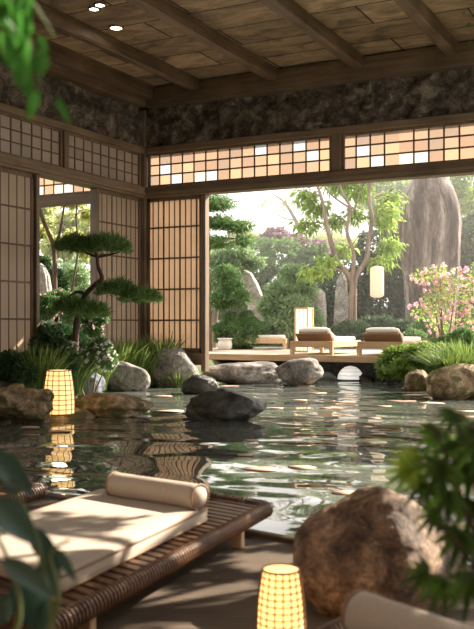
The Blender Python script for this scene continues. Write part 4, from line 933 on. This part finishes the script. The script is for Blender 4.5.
# bottom left broad leaves
d1 = 1.75
def q1(px, py, dd=0): return at_d(px, py, d1 + dd)
bl = []
for (px, py, dx, dy, L, W) in ((-12, 452, .75, .65, .115, .05), (2, 488, .9, -.1, .05, .03), (-10, 500, .95, .75, .12, .06), (30, 527, .62, .8, .10, .042), (42, 560, .35, 1.0, .07, .05), (22, 572, .25, 1.0, .12, .075), (2, 560, .9, .5, .12, .04), (56, 548, .55, .75, .07, .022), (10, 596, -.4, .9, .06, .045), (46, 600, -.1, 1, .07, .03)):
    bl.append((q1(px, py, random.uniform(-.05, .05)), scr(dx, dy, random.uniform(-.2, .2)), L, W, camF * -1 + UP * .5 + camR * random.uniform(-.4, .4), 0, .1))
rootp = at_d(20, 900, 1.75); rootp.z = .1
plant('broadleaf_plant', 'dark blue green broad leaved plant in the bottom left corner', 'plant', [[rootp, q1(30, 700), q1(52, 625), q1(44, 575), q1(34, 530), q1(16, 495), q1(-10, 470)], [rootp, q1(10, 680), q1(20, 610), q1(8, 560), q1(-12, 520)], [rootp, q1(40, 690), q1(58, 600), q1(50, 555), q1(70, 540)]], bl, 'l_near')
# top left hanging twig
d1 = 1.55; hl = []
for k in range(46):
    f = random.random(); px = 8 + 34 * f + random.uniform(-20, 18); py = -14 + 112 * f ** .9 + random.uniform(-22, 6)
    if px < 4: px += 8
    hl.append((q1(px, py, random.uniform(-.08, .08)), scr(random.uniform(-.5, .6), 1.0, random.uniform(-.4, .4)), random.uniform(.035, .055), random.uniform(.016, .024), camF * -1 + camR * random.uniform(-.6, .6) + UP * .4, 0, .1))
plant('hanging_vine', 'blurred green leafy twig hanging into the top left corner', 'plant', [[q1(-60, -220), q1(-20, -60), q1(12, 0), q1(30, 45), q1(40, 95)], [q1(-20, -60), q1(30, 0), q1(56, 40)], [q1(-20, -60), q1(4, 20), q1(14, 60)]], hl, 'l_vine', root=q1(-60, -220), thick=.004)
# right maple: palmate leaves of seven narrow lobes
d1 = 2.0
MS = 1.2
def palmate(mb, c, axis, nrm, R):
    axis = Vector(axis).normalized(); s = axis.cross(Vector(nrm)).normalized()
    for k, a in enumerate((-75, -50, -25, 0, 25, 50, 75)):
        r = math.radians(a); dd = axis * math.cos(r) + s * math.sin(r); big_leaf(mb, c, dd, R * (1 - abs(a) / 75 * .35), R * .19, nrm, 0, .12)
rootp = at_d(520, 800, 2.0); rootp.z = .1
mt = thing('maple_sapling', 'green maple sapling with pointed leaves along the right edge', 'plant', rootp)
mb = MB()
for s in ([rootp, q1(505, 640), q1(478, 540), q1(452, 470), q1(430, 420)], [q1(478, 540), q1(450, 480), q1(420, 462)], [q1(490, 590), q1(455, 540), q1(430, 520)], [q1(497, 610), q1(455, 585), q1(428, 575)], [q1(478, 540), q1(474, 470), q1(470, 425)]):
    pp, rr = smooth_path(s, [.005 * (1.2 - .7 * k / (len(s) - 1)) for k in range(len(s))], 5); mb.tube(pp, rr, 6)
mb.build('stem', M['bark_dark'], mt, smooth=True)
for (px, py, dx, dy, R) in ((420, 462, -1, -.05, .075), (412, 468, -.8, .5, .06), (440, 430, -.4, .6, .075), (458, 440, .2, .9, .08), (445, 462, -.5, .9, .08), (470, 462, -.1, 1, .085), (466, 425, .3, .6, .07), (450, 490, -.5, .9, .075), (474, 500, -.2, 1, .08), (438, 512, -.7, .7, .06), (462, 530, -.4, 1, .08), (430, 572, -.9, .35, .06), (446, 580, -.5, .9, .065), (472, 575, -.3, 1, .08), (425, 480, -.7, .8, .06), (456, 412, -.2, .3, .06), (478, 540, -.5, .8, .07), (478, 440, -.3, 1, .08)):
    m1 = MB(); palmate(m1, q1(px, py, random.uniform(-.12, .12)), scr(dx, dy, random.uniform(-.3, .3)), camF * -1 + UP * random.uniform(.2, .9) + camR * random.uniform(-.3, .3), R * MS); m1.build('leaf', M['l_maple_lit' if px < 422 else 'l_maple'], mt, smooth=True)

# ================================================================= FLOATING LEAVES
FLT = [(262, 469, 30, 'large orange leaf floating in mid pond left of centre'), (303, 467, 26, 'large orange leaf floating in mid pond near the boulder reflection'), (345, 492, 26, 'orange leaf floating just beyond the russet boulder'), (170, 411, 26, 'pale leaf floating left of the black rock'), (163, 396, 18, 'reddish leaf floating before the biggest boulder'),
       (228, 386, 18, 'leaf floating below the long flat rock'), (306, 386, 15, 'orange leaf floating below the rounded grey rock'), (317, 393, 16, 'pale leaf floating under the left daybed reflection'), (300, 400, 14, 'small pale leaf floating below the dome lamp, leftmost'), (331, 408, 20, 'pale leaf floating in front of the dome lamp reflection'),
       (277, 408, 12, 'small leaf floating right of the black rock'), (379, 434, 14, 'small orange leaf floating near the maple tips'), (384, 406, 14, 'yellowish leaf floating between dome lamp and right bank'), (400, 401, 26, 'long orange leaf floating off the right bank'), (408, 388, 14, 'pink leaf floating beneath the ferny clump'), (417, 395, 24, 'peach leaf floating by the brown rock'),
       (432, 403, 22, 'orange leaf floating before the broad brown boulder'), (458, 398, 24, 'leaf floating at the foot of the right boulder'), (466, 411, 20, 'pale leaf floating near the right frame edge'), (345, 402, 18, 'leaf floating right of the dome lamp reflection'), (215, 398, 16, 'pale leaf floating beside the small dark rock'), (60, 431, 20, 'leaf floating under the lantern reflection'),
       (30, 427, 16, 'leaf floating at the left below the craggy rock'), (290, 428, 16, 'faint leaf floating in the centre of the pond'), (252, 440, 14, 'leaf floating below the black rock'), (330, 440, 14, 'leaf floating right of the pond centre'), (244, 455, 14, 'leaf floating behind the lounger corner'), (375, 418, 12, 'tiny leaf floating far right of the pond centre')]
for k, (px, py, wpx, lb) in enumerate(FLT):
    c = at_z(px, py, 0.006); d = (CAM_H) * F / (py - HOR); w_ = wpx * 1.15 * d / F / 2; a0 = random.random() * 6; n = 22; V = [(c.x, c.y, 0.007)]
    asp = .75
    for i in range(n):
        a = 2 * PI * i / n; r = w_ * (1 - .45 * max(0, math.cos(a * .5 - a0)) ** 24 + .10 * math.sin(3 * a + a0))
        v = camR * (math.cos(a) * r) + camF * (math.sin(a) * r * asp); V.append((c.x + v.x, c.y + v.y, 0.004 + .012 * w_ * (1 + math.sin(2 * a + a0))))
    mbf = MB().add(V, [(0, i + 1, (i + 1) % n + 1) for i in range(n)])
    o = mbf.build('floating_leaf', M['petal_float'], origin=(c.x, c.y, 0), smooth=True); so = o.modifiers.new('s', 'SOLIDIFY'); so.thickness = 0.003; so.offset = 0
    tag(o, lb, 'leaf', 'leaves floating on the pond')

# ---- thin garden haze
m, t, out = nt('garden_haze'); vs_ = N(t, 'ShaderNodeVolumeScatter', Density=0.0078, Anisotropy=0.35); vs_.inputs['Color'].default_value = (1, .97, .92, 1); t.links.new(vs_.outputs[0], out.inputs['Volume'])
hz_ = MB().box((-45, 22.4, 0.3), (14, 60, 11)).build('haze', m); hz_['kind'] = 'stuff'; hz_['label'] = 'pale morning haze hanging over the garden beyond the pavilion'

# ================================================================= LIGHT
sun = bpy.data.lights.new('sun', 'SUN'); sun.energy = 14.0; sun.angle = math.radians(0.4); sun.color = (1.0, 0.88, 0.72)
so = bpy.data.objects.new('sun', sun); COL.objects.link(so); so.rotation_euler = sd.to_track_quat('Z', 'Y').to_euler()
c = at_d(59, 414, 12.6); plight('lantern_glow', (c.x, c.y, 0.95), 6, (1, .72, .4), .1)

w = bpy.data.worlds.new('sky'); scn.world = w; w.use_nodes = True; t = w.node_tree; t.nodes.clear()
out = t.nodes.new('ShaderNodeOutputWorld'); bg = t.nodes.new('ShaderNodeBackground'); bg.inputs[0].default_value = (1.0, 0.965, 0.92, 1); bg.inputs[1].default_value = 1.75
t.links.new(bg.outputs[0], out.inputs[0])

# ================================================================= CAMERA
cam = bpy.data.cameras.new('camera'); co = bpy.data.objects.new('camera', cam); COL.objects.link(co); scn.camera = co
co.location = (0, 0, CAM_H); co.rotation_euler = (PI / 2, 0, YAW)
cam.sensor_fit = 'HORIZONTAL'; cam.sensor_width = 36; cam.lens = F / 474 * 36; cam.shift_y = (HOR - 314.5) / 474; cam.clip_end = 300; cam.clip_start = .05
cam.dof.use_dof = True; cam.dof.focus_distance = 17; cam.dof.aperture_fstop = 68.66 / 14.5

scn.view_settings.view_transform = 'Standard'; scn.view_settings.look = 'None'; scn.view_settings.gamma = 1.0; scn.view_settings.exposure = 0.25
scn.view_settings.use_curve_mapping = False
scn.cycles.max_bounces = 8; scn.cycles.transparent_max_bounces = 12; scn.cycles.sample_clamp_indirect = 6.0
